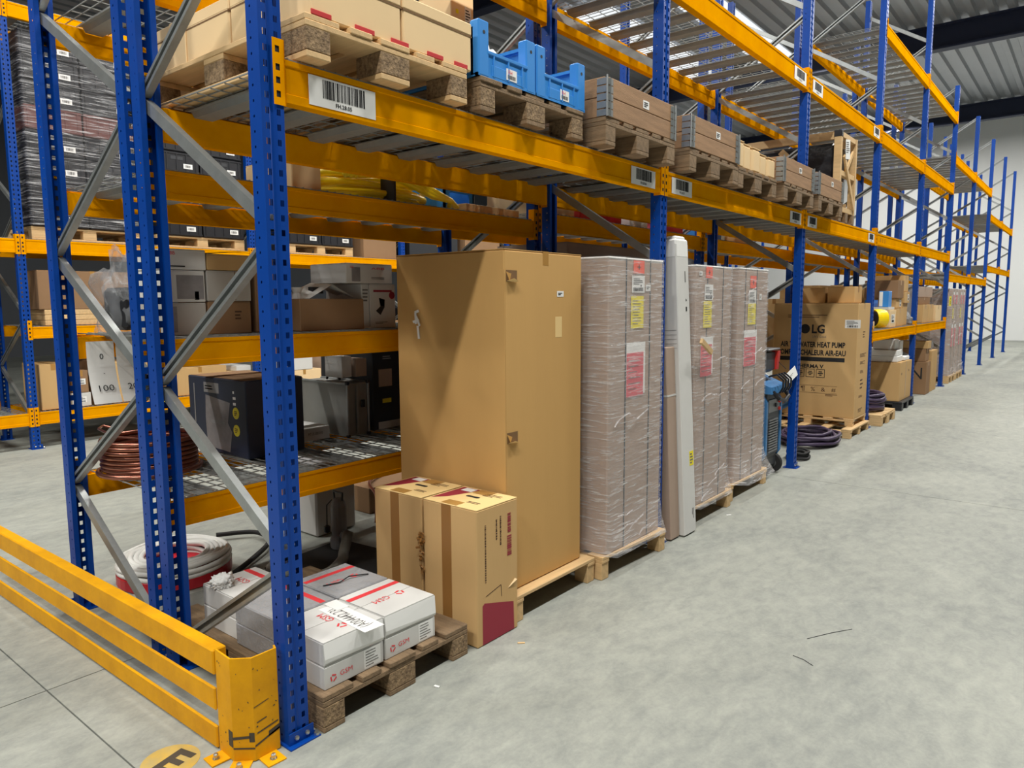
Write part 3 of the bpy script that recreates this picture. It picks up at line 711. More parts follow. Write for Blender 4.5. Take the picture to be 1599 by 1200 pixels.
# ------------------------------------------------------------------ film wrapped tall units
def shell(x0, x1, y0, y1, z0, z1, flare, seed, amp=.006, nz=40):
    from mathutils import noise
    per = []; N1 = 18
    for i in range(N1): per.append((x1, y0+(y1-y0)*i/N1, (1, 0)))
    for i in range(N1): per.append((x1+(x0-x1)*i/N1, y1, (0, 1)))
    for i in range(N1): per.append((x0, y1+(y0-y1)*i/N1, (-1, 0)))
    for i in range(N1): per.append((x0+(x1-x0)*i/N1, y0, (0, -1)))
    m = MB('stretch_film'); n = len(per); cx, cy = (x0+x1)/2, (y0+y1)/2
    for j in range(nz+1):
        t = j/nz; z = z0+(z1-z0)*t; f = flare*max(0, 1-t*7)**1.6
        for x, y, nn in per:
            d = .004+amp*abs(noise.noise(Vector((x*9+seed, y*9, z*4))))
            m.v.append((x+nn[0]*(d+f)+(.4*f*((y-cy) and 0)), y+nn[1]*(d+f*.7), z))
    m.f = [(j*n+i, j*n+(i+1) % n, (j+1)*n+(i+1) % n, (j+1)*n+i) for j in range(nz) for i in range(n)]; m.mi = [0]*len(m.f); m.smooth = True
    return m
def wrapped(label, x1, y0, y1, z0, z1, depth, labels, seed, flare=.09, rz=0, straps=(.3, .75)):
    w_ = y1-y0
    r = thing('wrapped_unit', label, 'wrapped box', (x1, (y0+y1)/2, z0), rz, 'film wrapped units'); c = w_/2; h = z1-z0
    m = MB('carton_grey'); m.box(-depth, 0, -c, c, 0, h-.01, .006); m.build('carton_body', r)
    m = MB('foam'); m.box(-depth-.003, .003, -c-.003, c+.003, h-.012, h, .004); m.build('foam_lid', r)
    for s_ in straps:
        yy = -c+w_*s_; MB('dark_plastic').box(.001, .0025, yy-.006, yy+.006, .001, h-.002).build('strap', r)
    MB('dark_plastic').box(-depth*.5-.006, -depth*.5+.006, -c-.0025, -c-.001, .001, h-.002).build('strap', r)
    for (yy, zz, w1, h1, kind) in labels:
        m = MB(); p = (.003, yy, zz); 
        if kind == 'o': m.use('orange_label').rect(p, PY, PZ, w1, h1); m.use('ink').bar((.0046, yy, zz-h1*.2), (.0046, yy, zz+h1*.2), .008, .001, PX); m.bar((.0046, yy-w1*.15, zz+.0), (.0046, yy+w1*.15, zz), .004, .001, PX)
        elif kind == 'w': m.use('paper').rect(p, PY, PZ, w1, h1); m.use('ink').lines((.003, yy, zz+h1*.16), PY, PZ, w1*.8, h1*.4, 4, .002, .35, seed); m.bars((.003, yy, zz-h1*.3), PY, PZ, w1*.8, h1*.22, 14, .002, seed); m.lathe([(h1*.06, 0), (h1*.06, .001)], 8, (.0047, yy+w1*.2, zz-h1*.08), 'x')
        elif kind == 'y': m.use('yellow_label').rect(p, PY, PZ, w1, h1); m.use('grey_ink').lines((.003, yy, zz), PY, PZ, w1*.75, h1*.8, 9, .002, .22, seed)
        elif kind == 'p': m.use('paper').rect((.0035, yy+.01, zz+.02), PY, PZ, w1*1.12, h1*1.08); m.use('pink_label').rect((.0045, yy, zz-.015), PY, PZ, w1, h1*.9); m.use('grey_ink').lines((.0058, yy, zz-.015), PY, PZ, w1*.8, h1*.7, 6, .001, .12, seed)
        elif kind == 's': m.use('paper').rect(p, PY, PZ, w1, h1); m.use('grey_ink').lines((.003, yy, zz), PY, PZ, w1*.6, h1*.5, 2, .002)
        m.build({'o': 'orange_label', 'w': 'address_label', 'y': 'yellow_label', 'p': 'document_pouch', 's': 'small_label'}[kind], r)
    shell(-depth, .007, -c, c, .001, h+.004, flare, seed).build('stretch_film', r)
    m = MB('loose_film'); rr = random.Random(seed)
    for k in range(7):
        p = Vector((.02+rr.random()*.02, rr.uniform(-c*.9, c*.4), rr.choice((.05, .12, .2, h*.45, h*.6, h-.2)))); pts_ = [p+Vector((.012*math.sin(i*1.3+k), .035*i, .02*math.cos(i*.9+k)+.006*i)) for i in range(6)]; m.tube(pts_, .005, 5)
    m.build('loose_film_end', r)['kind'] = 'stuff'
    return r
skid_pallet('light pallet under the nearest film wrapped unit, beside the huge carton', .075, 2.368, 0, .715, .85, rz=-.05, h=.14)
wrapped('nearest of three film wrapped units, directly right of the huge brown carton', .055, 2.055, 2.695, .142, 1.862, .7, [(.015, 1.67, .13, .075, 'o'), (.01, 1.57, .15, .1, 'w'), (.0, 1.405, .15, .19, 'y'), (-.02, 1.05, .2, .29, 'p'), (.13, 1.55, .06, .04, 's')], 1, .065)
skid_pallet('light pallet under the middle film wrapped unit', .03, 3.6, 0, .73, .85, h=.14)
wrapped('middle of three film wrapped units, right of the leaning white package', .02, 3.26, 3.87, .142, 1.86, .7, [(-.1, 1.67, .11, .08, 'o'), (-.1, 1.53, .14, .11, 'w'), (-.115, 1.375, .14, .19, 'y'), (-.125, 1.06, .19, .25, 'p'), (-.24, 1.66, .05, .03, 's')], 2, .06)
skid_pallet('light pallet under the farthest film wrapped unit beside the welding machine', -.01, 4.45, 0, .82, .85, h=.14)
wrapped('farthest of three film wrapped units, left of the blue welding machine', -.02, 4.12, 4.755, .142, 1.87, .7, [(-.02, 1.62, .13, .1, 'o'), (-.03, 1.5, .16, .11, 'w'), (-.035, 1.36, .17, .17, 'y'), (-.06, 1.07, .25, .26, 'p'), (.15, 1.5, .05, .05, 's')], 3, .12, straps=(.22, .6))

# leaning packages
def leaning(label, name, y0, y1, L, th, tilt, x, mt, cat):
    r = thing(name, label, cat, (x, (y0+y1)/2, 0)); r.rotation_euler = (0, -tilt, 0); c = (y1-y0)/2
    return r, c
r, c = leaning('long flat white package leaning upright between two film wrapped units', 'flat_package', 3.02, 3.2, 2.04, .09, .055, .09, 'white_board', 'package')
MB('white_board').box(-.16, 0, -c, c, .009, 2.0, .006).build('body', r)
m = MB('foam'); m.box(-.161, .001, -c-.001, c+.001, 1.9, 2.03, .012); m.box(-.15, -.01, -c*.8, c*.8, 2.02, 2.05, .01); m.build('crumpled_end', r)
m = MB('yellow_label'); m.rect((.0003, c*.5, .53), PY, PZ, .06, .1); m.use('grey_ink').lines((.0003, c*.5, .53), PY, PZ, .045, .08, 4, .002); m.build('yellow_label', r)
m = MB('ink'); m.lathe([(.012, 0), (.012, .001)], 3, (.0003, c*.4, 1.62), 'x'); m.build('arrow_print', r)
MB('ink').rect((.0003, c*.4, 1.56), PY, PZ, .02, .03).build('square_print', r)
MB('grey_ink').lines((.0003, c*.35, 1.75), (0, 0, -1), PY, .13, .02, 1, .001, .6).build('word_print', r)
MB('grey_ink').lines((.0003, c*.5, .14), (0, 0, -1), PY, .08, .03, 2, .001, .4).build('word_print', r)
m = MB('grey_ink'); 
for zz in (1.42, 1.3, 1.33, 1.36, 1.39): m.rect((-.08, -c-.0002, zz), PX, PZ, .13, .002)
m.build('end_print', r)
r, c = leaning('shorter brown flat package leaning left of the long white one', 'flat_package', 2.885, 3.012, 1.33, .1, .05, .055, 'carton_dark', 'package')
MB('carton_grey').box(-.12, 0, -c, c, .009, 1.31, .005).build('body', r)
MB('white_board').box(-.122, .0015, -c-.0015, c+.0015, .98, .992).build('white_band', r)
o = MB('new_wood').bar((0, 0, 0), (.0, .17, -.09), .035, .02, PX).build('wood_strip'); o.location = (.085, 3.222, 1.34); tag(o, 'short bare wood strip sticking out right of the white package', 'wood strip')
# ------------------------------------------------------------------ welding machine
r = thing('welding_machine', 'blue wheeled welding machine with grey feeder on top beside the third post', 'welder', (-.06, 5.15, 0))
for s_ in (-1, 1):
    m = MB('welder_blue'); y = s_*.2
    m.prism([(-.72, .17), (-.03, .17), (.0, .22), (.0, .7), (-.05, .78), (-.2, .86), (-.72, .86)], *sorted((y, y-s_*.035)), 'y'); m.build('side_panel', r)
MB('dark_plastic').box(-.7, -.03, -.165, .165, .18, .8, .01).build('body', r)
m = MB('dark_plastic'); m.box(-.035, -.012, -.165, .165, .2, .84, .006); m.build('front_panel', r)
for i in range(13): MB('grey_metal').bar((-.004, -.12, .24+i*.024), (-.004, .1, .24+i*.024), .014, .012, PX).build('grille_slat', r)
m = MB('grey_metal'); m.box(-.012, .0, -.14, .14, .6, .72, .004); m.use('ink').lathe([(.018, 0), (.018, .012)], 12, (0, .02, .66), 'x'); m.use('red_part').lathe([(.016, 0), (.016, .016)], 12, (0, .11, .69), 'x'); m.lathe([(.016, 0), (.016, .016)], 12, (0, .11, .62), 'x'); m.build('control_panel', r)
m = MB('welder_blue'); m.prism([(-.72, .86), (-.72, .93), (-.25, .95), (.03, .84), (.04, .78), (-.02, .78), (-.2, .86)], -.2, .2, 'y'); m.build('top_cover', r)
m = MB('black_plastic'); m.tube([(.03, -.15, .8), (.08, -.13, .74), (.09, 0, .71), (.08, .13, .74), (.03, .15, .8)], .018, 8); m.build('front_handle', r)
for y in (-.15, .15):
    for x in (-.06, -.58):
        o = MB('rubber').lathe([(.04, -.02), (.088, -.022), (.095, -.012), (.095, .012), (.088, .022), (.04, .02)], 24, (0, 0, 0), 'y').build('wheel', r, (x, y, .096))
        MB('grey_metal').lathe([(.045, -.024), (.05, -.01), (.05, .01), (.045, .024)], 14, (0, 0, 0), 'y').build('wheel_hub', o)
MB('dark_plastic').box(-.62, -.02, -.13, .13, .1, .2).build('axle_frame', r)
m = MB('black_plastic')
for k in range(4):
    y0 = -.12+.07*k; m.tube([(-.02, y0, .93), (.06, y0-.02, .955), (.1, y0+.03, .9), (.09, y0+.06, .83), (.05, y0+.1, .78)], .009, 6)
m.build('torch_cable', r)['kind'] = 'stuff'
r = thing('wire_feeder', 'grey wire feeder unit with red corner standing on the blue welding machine', 'welder', (-.3, 5.13, .9515))
m = MB('dark_plastic'); m.prism([(-.2, 0), (.14, 0), (.2, .04), (.2, .19), (-.2, .21)], -.14, .14, 'y'); m.build('body', r)
MB('grey_metal').box(-.22, .23, -.15, .15, .2115, .228, .005).build('lid', r)
m = MB('red_part'); m.prism([(.14, .02), (.215, .03), (.23, .2), (.17, .2)], .1, .16, 'y'); m.build('corner_guard', r)
m = MB('paper'); m.X = Matrix.Translation((.3, .28, -.03)) @ Matrix.Rotation(.25, 4, 'X') @ Matrix.Rotation(-.25, 4, 'Y'); m.box(-.004, 0, -.13, .13, -.045, .045); m.use('grey_ink').lines((0, 0, 0), PY, PZ, .1, .02, 2, .001, .3)
m.X = None; m.use('ink').tube([(.2, .13, .12), (.27, .2, .03)], .003, 5); m.build('paper_tag', r)

# ------------------------------------------------------------------ cables on the floor
def coil(label, name, cat, c, r0, n, rad, mt, seed, sq=1., hh=.12, arc=1., z0=0):
    rr = random.Random(seed); m = MB(mt)
    for k in range(n):
        ra = r0*rr.uniform(.72, 1.08); ox, oy = rr.uniform(-.08, .08)*r0, rr.uniform(-.1, .1)*r0; ph = rr.random()*6; zz = rad+hh*k/n
        pts = [(ox+ra*sq*math.cos(t), oy+ra*math.sin(t)*rr.uniform(.97, 1.03), zz+rad*abs(math.sin(2*t+ph))) for t in [2*PI*i/22 for i in range(22)]]
        m.tube(pts, rad, 6, True)
    m.smooth = True; o = m.build(name); o.location = (c[0], c[1], z0); o['kind'] = 'stuff'; return tag(o, label, cat)
coil('purple and dark welding cables coiled on the floor before the heat pump box', 'welding_cable', 'cable', (-.29, 6.95), .4, 11, .018, 'purple_cable', 1, .72, .13)
coil('small tangle of black cable on the floor just past the third post', 'black_cable', 'cable', (-.12, 6.06), .14, 6, .013, 'rubber', 2, .7, .06)

# ------------------------------------------------------------------ heat pump box on two pallets
skid_pallet('wide light pallet on the floor carrying the heat pump box', .04, 7.89, 0, .86, 1.15, legs=3, h=.11)
skid_pallet('shallow upper pallet directly under the heat pump box', .0, 8.0, .1105, .6, 1.05, legs=2, h=.09, group='light wood transport pallets')
r = carton('tall brown heat pump box with printed letters, on stacked pallets right of the third post', -.985, 0, 7.72, 8.28, .201, 1.575, 'carton', 'x', name='heat_pump_box', b=.006)
a, c, h = r['_a'], r['_c'], r['_h']; Y_ = -c-.0004
def P(x, z): return (x+.4925, Y_, z-.201)
m = MB('ink'); m.lathe([(.058, 0), (.058, .001)], 24, (P(-.6, 1.265)[0], Y_-.0008, P(0, 1.265)[2]), 'y'); m.build('round_logo', r)
MB('ink').text('LG', P(-.445, 1.265), PX, PZ, .1, .15, bold=.03).build('brand_print', r)
MB('grey_ink').text("Life's Good", P(-.43, 1.175), PX, PZ, .03, .16).build('slogan_print', r)
MB('ink').text('AIR TO WATER HEAT PUMP', P(-.51, 1.075), PX, PZ, .062, .76, bold=.035).build('title_print', r)
MB('ink').text('POMPE À CHALEUR AIR-EAU', P(-.52, .985), PX, PZ, .062, .8, bold=.035).build('title_print', r)
MB('ink').rect(P(-.51, .897), PX, PZ, .76, .05).build('black_bar_print', r)
MB('ink').text('THERMA V', P(-.53, .81), PX, PZ, .045, .33, bold=.03).build('series_print', r)
for i, x in enumerate((-.64, -.52, -.4)):
    m = MB('ink'); p = P(x, .725)
    for d in ((-.048, 0, .006, .1), (.048, 0, .006, .1), (0, .048, .1, .006), (0, -.048, .1, .006)): m.rect((p[0]+d[0], p[1], p[2]+d[1]), PX, PZ, d[2], d[3])
    m.rect(p, PX, PZ, .06, .012); m.rect((p[0], p[1], p[2]+.02), PX, PZ, .04, .01); m.rect((p[0], p[1], p[2]-.02), PX, PZ, .03, .01); m.build('pictogram_print', r)
for z in (.575, .485): MB('brown_ink').rect(P(-.42, z), PX, PZ, .44, .003).build('rule_print', r)
for i, x in enumerate((-.6, -.48, -.36, -.24)):
    m = MB('brown_ink'); m.text(('¶', '%', '&', '#')[i], P(x, .53), PX, PZ, .05, .05); m.build('symbol_print', r)
MB('brown_ink').lines(P(-.26, .465), PX, PZ, .15, .03, 2, .001, .4).build('small_print', r)
MB('brown_ink').lines(P(-.51, 1.42), PX, PZ, .6, .05, 2, .001, .3, 3).build('small_print', r)
yf(r, .515-.08, 1.33-.201, .17, .1, B_label)
for z, w_, h_ in ((1.2, .12, .09), (.95, .35, .05), (.86, .3, .04), (.75, .25, .04), (.6, .2, .14), (.45, .3, .03), (.28, .3, .05)):
    MB('brown_ink').lines((a+.0003, .02, z-.201), PY, PZ, w_*.8, h_, 3, .001, .35, int(z*100)).build('side_print', r)
carton('small brown box on top of the heat pump box, left of its twin', -.7, -.43, 7.9, 8.2, 1.578, 1.765, 'carton', 'x')
carton('small brown box on top of the heat pump box, right of its twin', -.4, -.09, 7.88, 8.22, 1.578, 1.775, 'carton', 'x')

# ------------------------------------------------------------------ third and fourth bay, floor
euro_pallet('weathered pallet under the tangled cables below the middle shelf', .12, 9.0, 0, 'new_wood', 'new_wood', seed=21)
coil('dark tangled hose and cable heap on a pallet past the heat pump box', 'cable_heap', 'cable', (-.28, 9.0), .36, 13, .02, 'purple_cable', 5, .9, .2, z0=.1455)
r = thing('plastic_pallet', 'black plastic pallet under the big brown box below the middle shelf', 'pallet', (.05, 10.62, 0))
MB('black_plastic').box(-1.0, 0, -.43, .43, .1, .13, .005).build('deck', r)
for x in (-.06, -.5, -.94):
    for y in (-.37, 0, .37): MB('black_plastic').box(x-.06, x+.06, y-.06, y+.06, 0, .1).build('foot', r)
r = carton('big brown box with small black dots below the middle shelf, white foam on top', -.95, 0, 10.22, 11.04, .131, .7, 'carton', 'x')
a, c, h = r['_a'], r['_c'], r['_h']
for p in ((a+.0004, -.3, h-.17), (a+.0004, .2, h-.15)): MB('ink').lathe([(.018, 0), (.018, .001)], 10, p, 'x').build('dot_print', r)
MB('tape').box(a, a+.001, -.03, .03, .02, h-.08).build('side_tape', r)
for i, (x0, x1, y0, y1, z0, z1) in enumerate(((-.6, -.05, 10.25, 10.6, .7035, .79), (-.58, -.06, 10.25, 10.58, .793, .88), (-.4, -.1, 10.3, 10.55, .883, 1.03), (-.35, -.03, 10.66, 11.0, .7035, .76), (-.3, -.1, 10.68, 10.86, .763, 1.0))):
    tag(MB('foam').box(x0, x1, y0, y1, z0, z1, .008).build('foam_block'), ('white foam slab lying lowest on the big brown box', 'white foam slab lying second on the big brown box', 'white foam block topmost on the left foam pile', 'thin white foam slab at the right on the big brown box', 'upright white foam block at the right on the big brown box')[i], 'foam', 'white foam packing pieces')
r = carton('brown box marked with a large black N on the floor past the fourth post', -.6, -.02, 12.45, 12.8, .001, .56, 'carton_dark', 'x')
yf(r, .14, .36, .17, .2, B_text('N', 'ink'), 'letter_print')
carton('flat brown box lying on the box marked N, lower of two', -.55, -.05, 12.47, 12.78, .564, .78, 'carton_dark', 'x')
carton('flat brown box lying on the box marked N, upper of two', -.5, -.02, 12.48, 12.76, .784, .91, 'carton', 'x')
carton('tall brown box standing right behind the box marked N', -.4, -.03, 12.95, 13.5, .001, .72, 'carton', 'y')
blob('clear crumpled film heap on the tall box beside the letter N box', 'plastic_film', 'film', (-.2, 13.2, .723), .14, .2, .16, 'bag_film', 12)
# middle shelf
ZM = 1.231
carton('small brown box left of the yellow reel on the middle shelf', -.34, -.1, 8.72, 8.98, ZM, ZM+.1, 'carton_light', 'x')
r = thing('cable_reel', 'yellow reel with black hub on the middle shelf past the heat pump box', 'reel', (-.12, 9.27, ZM), -.75)
m = MB('yellow_hose'); m.lathe([(.09, -.06), (.12, -.075), (.128, -.03), (.128, .03), (.12, .075), (.09, .06)], 28, (0, 0, .129), 'y'); m.smooth = False; m.build('yellow_band', r)
MB('black_plastic').lathe([(.06, -.085), (.1, -.08), (.1, .08), (.06, .085)], 22, (0, 0, .129), 'y').build('hub', r)
r = carton('open light box holding small parts on the middle shelf behind the yellow reel', -.42, -.04, 9.55, 9.95, ZM, ZM+.24, 'carton_light', 'y')
xf(r, 0, .12, .2, .12, B_label)
carton('flat white box on the light box behind the yellow reel', -.4, -.06, 9.56, 9.92, ZM+.242, ZM+.28, 'white_board', None)
carton('small blue box at the left on the flat white box of the middle shelf', -.38, -.26, 9.6, 9.85, ZM+.282, ZM+.38, 'blue_plastic', None)
r = carton('upright blue and white box on the flat white box of the middle shelf', -.2, -.08, 9.62, 9.82, ZM+.282, ZM+.5, 'blue_plastic', None, flaps=False)
MB('paper').rect((-.035, -r['_c']-.0003, .11), PX, PZ, .045, .2).build('white_print', r)
for i, (y0, y1, z0, z1, lb, mt) in enumerate(((10.1, 10.5, 0, .26, 'lowest brown box of the left stack on the middle shelf', 'carton'), (10.12, 10.5, .262, .4, 'second brown box of the left stack on the middle shelf', 'carton'), (10.08, 10.48, .402, .66, 'topmost brown box of the left stack on the middle shelf', 'carton_dark'),
        (10.56, 10.9, 0, .33, 'lowest brown box of the right stack before the fourth post', 'carton'), (10.58, 10.92, .332, .5, 'second brown box of the right stack before the fourth post', 'carton'), (10.55, 10.9, .502, .74, 'topmost brown box of the right stack before the fourth post', 'carton'))):
    r = carton(lb, -.5, -.06-.02*(i % 2), y0, y1, ZM+z0, ZM+z1, mt, 'x')
    if i in (1, 4): xf(r, .08, (z1-z0)/2, .1, .09, B_label)
blob('grey and black power tool lying on the middle shelf at the fourth post', 'power_tool', 'tool', (-.12, 11.02, ZM), .09, .09, .12, 'mid_grey', 6, .6, 2.2)
r = thing('folded_lid', 'white upright board leaning at the fourth post on the middle shelf', 'board', (-.12, 11.42, ZM)); MB('white_board').box(-.45, .06, -.03, .03, 0, .62, .004).build('board', r)
for i, (x1, y0, y1, z0, z1, lb, mt) in enumerate(((-.04, 11.95, 12.4, 0, .3, 'brown box at the left on the middle shelf of the fifth bay', 'carton'), (-.04, 12.44, 12.9, 0, .3, 'brown box in the middle on the middle shelf of the fifth bay', 'carton'), (-.02, 13.0, 13.55, 0, .28, 'brown box at the right on the middle shelf of the fifth bay', 'carton_light'),
        (-.12, 12.0, 13.0, .302, .42, 'long flat brown box across two boxes, fifth bay middle shelf', 'carton_dark'), (-.15, 12.0, 13.4, .422, .6, 'long grey-brown box topmost on the fifth bay middle shelf', 'carton_grey'))):
    r = carton(lb, -.6, x1, y0, y1, ZM+z0, ZM+z1, mt, 'x', tmat='tape_dark')
m = MB('yellow_label'); m.box(0, .004, -.11, .11, -.09, .09); m.use('ink').text('G', (.0045, 0, 0), PY, PZ, .12, .1); o = m.build('yellow_sign', rack1); o.location = (.0465, 14.0, 1.58)
# far wrapped units
for i, y in enumerate((14.95, 15.9)):
    euro_pallet(('pallet under the left wrapped unit past the sixth post', 'pallet under the right wrapped unit past the sixth post')[i], .02, y, 0, 'new_wood', 'new_wood', seed=30+i)
    wrapped(('left pinkish wrapped unit past the sixth post', 'right pinkish wrapped unit past the sixth post')[i], .0, y-.38, y+.38, .1455, 1.82, .7, [(-.2, 1.48, .16, .2, 'p'), (.15, 1.48, .16, .2, 'p'), (-.2, 1.2, .14, .2, 'y'), (.15, .75, .16, .4, 'p'), (-.2, .75, .16, .4, 'p')], 7+i, .04)
# ------------------------------------------------------------------ second rack, first bay
Z1, Z2, Z3, Z4 = .7355, 1.4655, 2.2005, 3.0255
W_ = 'second rack'
XF = -1.13
r = carton('white box with red letters, topmost of the stack behind the twin posts', XF-.3, XF, .15, .345, Z2+.305, Z2+.4, 'white_board', None, b=.003); 
xf(r, -.07, .075, .04, .016, B_text('ABB', 'red_ink'), 'brand_print'); xf(r, -.05, .015, .09, .006, B_rect('ink'), 'black_line_print')
r = carton('white box with a printed photo, second from the top behind the twin posts', XF-.3, XF, .15, .335, Z2+.155, Z2+.302, 'white_board', None, b=.003)
xf(r, .02, .07, .13, .11, B_rect('box_photo'), 'photo_print'); xf(r, .05, .03, .02, .04, B_rect('ink'), 'photo_detail')
r = carton('plain off-white carton with a middle seam, right of the photo printed box', XF-.3, XF, .345, .575, Z2+.16, Z2+.305, 'grey_board', None, b=.003); xf(r, .03, .072, .003, .14, B_rect('carton_edge'), 'seam_line')
r = carton('grey-white carton, lowest of the stack directly behind the twin posts', XF-.3, XF, .15, .335, Z2, Z2+.152, 'grey_board', None, b=.003); xf(r, -.07, .075, .04, .12, B_rect('box_photo'), 'photo_print')
r = carton('brown carton with faint printing, lowest right of the white stack', XF-.3, XF, .345, .57, Z2, Z2+.157, 'carton_dark', 'y', b=.003); xf(r, .05, .09, .05, .05, B_lines('brown_ink', 3, 4), 'small_print')
r = carton('shallow brown carton with pale lid flap above the off-white carton', XF-.35, XF, .35, .6, Z2+.308, Z2+.385, 'carton', 'y', b=.003)
m = MB('carton_top'); m.add([(-.15, -.125, .08), (.17, -.125, .08), (.17, .125, .1), (-.15, .125, .11)], [(0, 1, 2, 3)]); m.add([(-.15, -.125, .078), (.17, -.125, .078), (.17, .125, .098), (-.15, .125, .108)], [(3, 2, 1, 0)]); m.build('raised_flap', r)
carton('tall brown carton seen just left of the nearest front post', XF-.3, XF, .6, .76, Z2, Z2+.385, 'carton_dark', None)
r = carton('open dark brown carton full of crumpled white packing, right of the nearest post', -1.4, -1.06, .81, 1.235, Z2, Z2+.17, 'carton_dark', None, flaps=False, b=.003)
m = MB('foam'); m.add([(-.1, -.17, .17), (.1, -.1, .172), (.12, .04, .25), (-.06, .02, .26), (.14, .12, .2), (-.05, .19, .19)], [(0, 1, 2, 3), (3, 2, 4, 5)]); m.add([(.12, .03, .25), (.17, .16, .17), (.1, .17, .18), (.02, .1, .23)], [(0, 1, 2, 3)]); m.build('crumpled_lining', r)
m = MB('foam'); m.lathe([(.03, 0), (.02, .03), (.035, .06)], 10, (.06, -.15, .171)); m.build('packing_insert', r)
MB('ink').box(.02, .06, -.05, .02, .2, .235).build('dark_insert', r)
for nm, lb, y0, y1, z0, z1 in (('a', 'white printed box upright right of the open dark carton, under the wide white box', 1.245, 1.3, 0, .255), ('b', 'white box with a folding panel picture beside the huge brown carton', 1.305, 1.5, 0, .255), ('c', 'wide white printed box lying on the two upright white boxes', 1.14, 1.48, .258, .37)):
    r = carton(lb, -1.42, -1.09, y0, y1, Z2+z0, Z2+z1, 'white_board', None, b=.003)
    if nm == 'b':
        m = MB('ink'); a = r['_a']+.0008; m.add([(a, -.055, .1), (a, -.02, .075), (a, .015, .125), (a, -.015, .13)], [(0, 1, 2, 3)]); m.add([(a, -.03, .175), (a, .015, .165), (a, .012, .126), (a, -.02, .13)], [(3, 2, 1, 0), (0, 1, 2, 3)]); m.build('panel_picture', r)
        xf(r, .0, .215, .14, .012, B_rect('maroon_ink'), 'red_bar_print'); 
        m = MB('maroon_ink'); m.lathe([(.022, 0), (.022, .001)], 16, (a, .07, .19), 'x'); m.build('round_badge', r); xf(r, -.01, .03, .1, .015, B_lines('grey_ink', 2), 'small_print')
    elif nm == 'c':
        xf(r, -.13, .09, .025, .015, B_text('ABB', 'red_ink'), 'brand_print'); xf(r, .06, .085, .1, .012, B_text('ABB', 'red_ink'), 'brand_print'); xf(r, .06, .03, .1, .015, B_lines('grey_ink', 2, 2), 'small_print'); xf(r, -.1, .05, .06, .08, B_rect('box_photo'), 'photo_print')
    else:
        xf(r, 0, .19, .04, .08, B_lines('grey_ink', 4, 5), 'small_print')
for lb, y0, y1, h_, mt in (('small grey device box behind the open dark carton', .84, 1.0, .26, 'mid_grey'), ('small dark device behind the open dark carton, right of the grey one', 1.01, 1.12, .2, 'dark_plastic')):
    carton(lb, -1.62, -1.43, y0, y1, Z2, Z2+h_, mt, None, flaps=False)
# plastic bag over the shelf edge and paper sheets
o = blob('grey crumpled plastic bag with dark contents on the shelf left of the twin posts', 'plastic_bag', 'bag', (-1.62, .2, Z2), .16, .13, .27, 'bag_film', 31, .7, 1.6)
MB('black_plastic').box(-.11, .11, -.09, .08, -.13, .08, .02).build('dark_contents', o)
for lb, y, txt, t2 in (('white paper sheet reading 0 - 100 hanging below the shelf left of the posts', .14, '0', '100'), ('second white paper sheet reading 200 hanging beside the 0 - 100 sheet', .285, '-', '200')):
    m = MB('paper'); n = 8; Wp = .068
    vs = []; 
    for i in range(n+1):
        t = i/n; x = .09*t*t; z = -.32*t
        vs += [(x, -Wp-.012*t, z), (x, Wp-.012*t, z)]
    m.add(vs, [(2*i, 2*i+1, 2*i+3, 2*i+2) for i in range(n)]); m.use('ink')
    m.text(txt, (.004, 0, -.08), PY, (-.1, 0, 1), .03, None, .004); m.text('-', (.022, 0, -.17), PY, (-.2, 0, 1), .02, None, .008) if txt == '0' else None
    m.text(t2, (.055, -.005, -.245), PY, (-.4, 0, 1), .034, .075, .008)
    o = m.build('paper_sheet'); o.location = (-1.875, y, 1.42); tag(o, lb, 'paper', 'hanging paper sheets')
# lower shelf
r = carton('large dark navy tool box with yellow badges and a picture, lower shelf of second rack', -2.12, -1.48, .725, 1.1, Z1, Z1+.445, 'navy_box', None, flaps=False)
c = r['_c']
m = MB('box_photo'); m.add([(-.12, -c-.0006, .03), (.13, -c-.0006, .02), (.16, -c-.0006, .14), (.12, -c-.0006, .19), (.15, -c-.0006, .31), (-.12, -c-.0006, .34), (-.13, -c-.0006, .2)], [(0, 1, 2, 3, 4, 5, 6)]); m.use('mid_grey').rect((.01, -c-.0002, .185), PX, PZ, .16, .02); m.build('picture_print', r)
yf(r, -.05, .385, .17, .06, B_rect('mid_grey'), 'title_print'); yf(r, -.05, .385, .14, .03, B_lines('paper', 2, 4), 'small_print')
for z in (.255, .155):
    m = MB('yellow_label'); m.lathe([(.034, 0), (.034, .001)], 20, (.21, -c-.0012, z), 'y'); m.use('brown_ink').lines((.21, -c-.0014, z), PX, PZ, .03, .03, 3, .001, .4); m.build('round_badge', r)
yf(r, .2, .34, .03, .1, B_lines('paper', 3, 2), 'small_print'); yf(r, -.25, .28, .012, .24, B_rect('mid_grey'), 'side_strip')
MB('carton_dark').box(-.3, .3, -c+.01, c-.01, .4452, .4472).build('lid_panel', r)
r = thing('tool_case', 'grey metal edged tool case standing on the lower shelf, right of the navy box', 'case', (-1.56, 1.58, Z1)); 
MB('alu_case').box(-.5, -.012, -.085, .085, .004, .352, .004).build('body', r)
for x in (-.506, -.006):
    for y in (-.085, .085): MB('galvanized').box(x-.008, x+.008, y-.008, y+.008, 0, .36, .003).build('edge_strip', r)
for y in (-.085, .085): MB('galvanized').box(-.5, 0, y-.008, y+.008, .348, .362, .003).build('edge_strip', r)
MB('galvanized').box(-.002, .004, -.02, -.004, .02, .34).build('seam_strip', r)
for p in ((-.506, -.085), (-.006, -.085), (-.006, .085)):
    for z in (.004, .35): MB('black_plastic').box(p[0]-.012, p[0]+.012, p[1]-.012, p[1]+.012, z-.004, z+.016, .004).build('corner_cap', r)
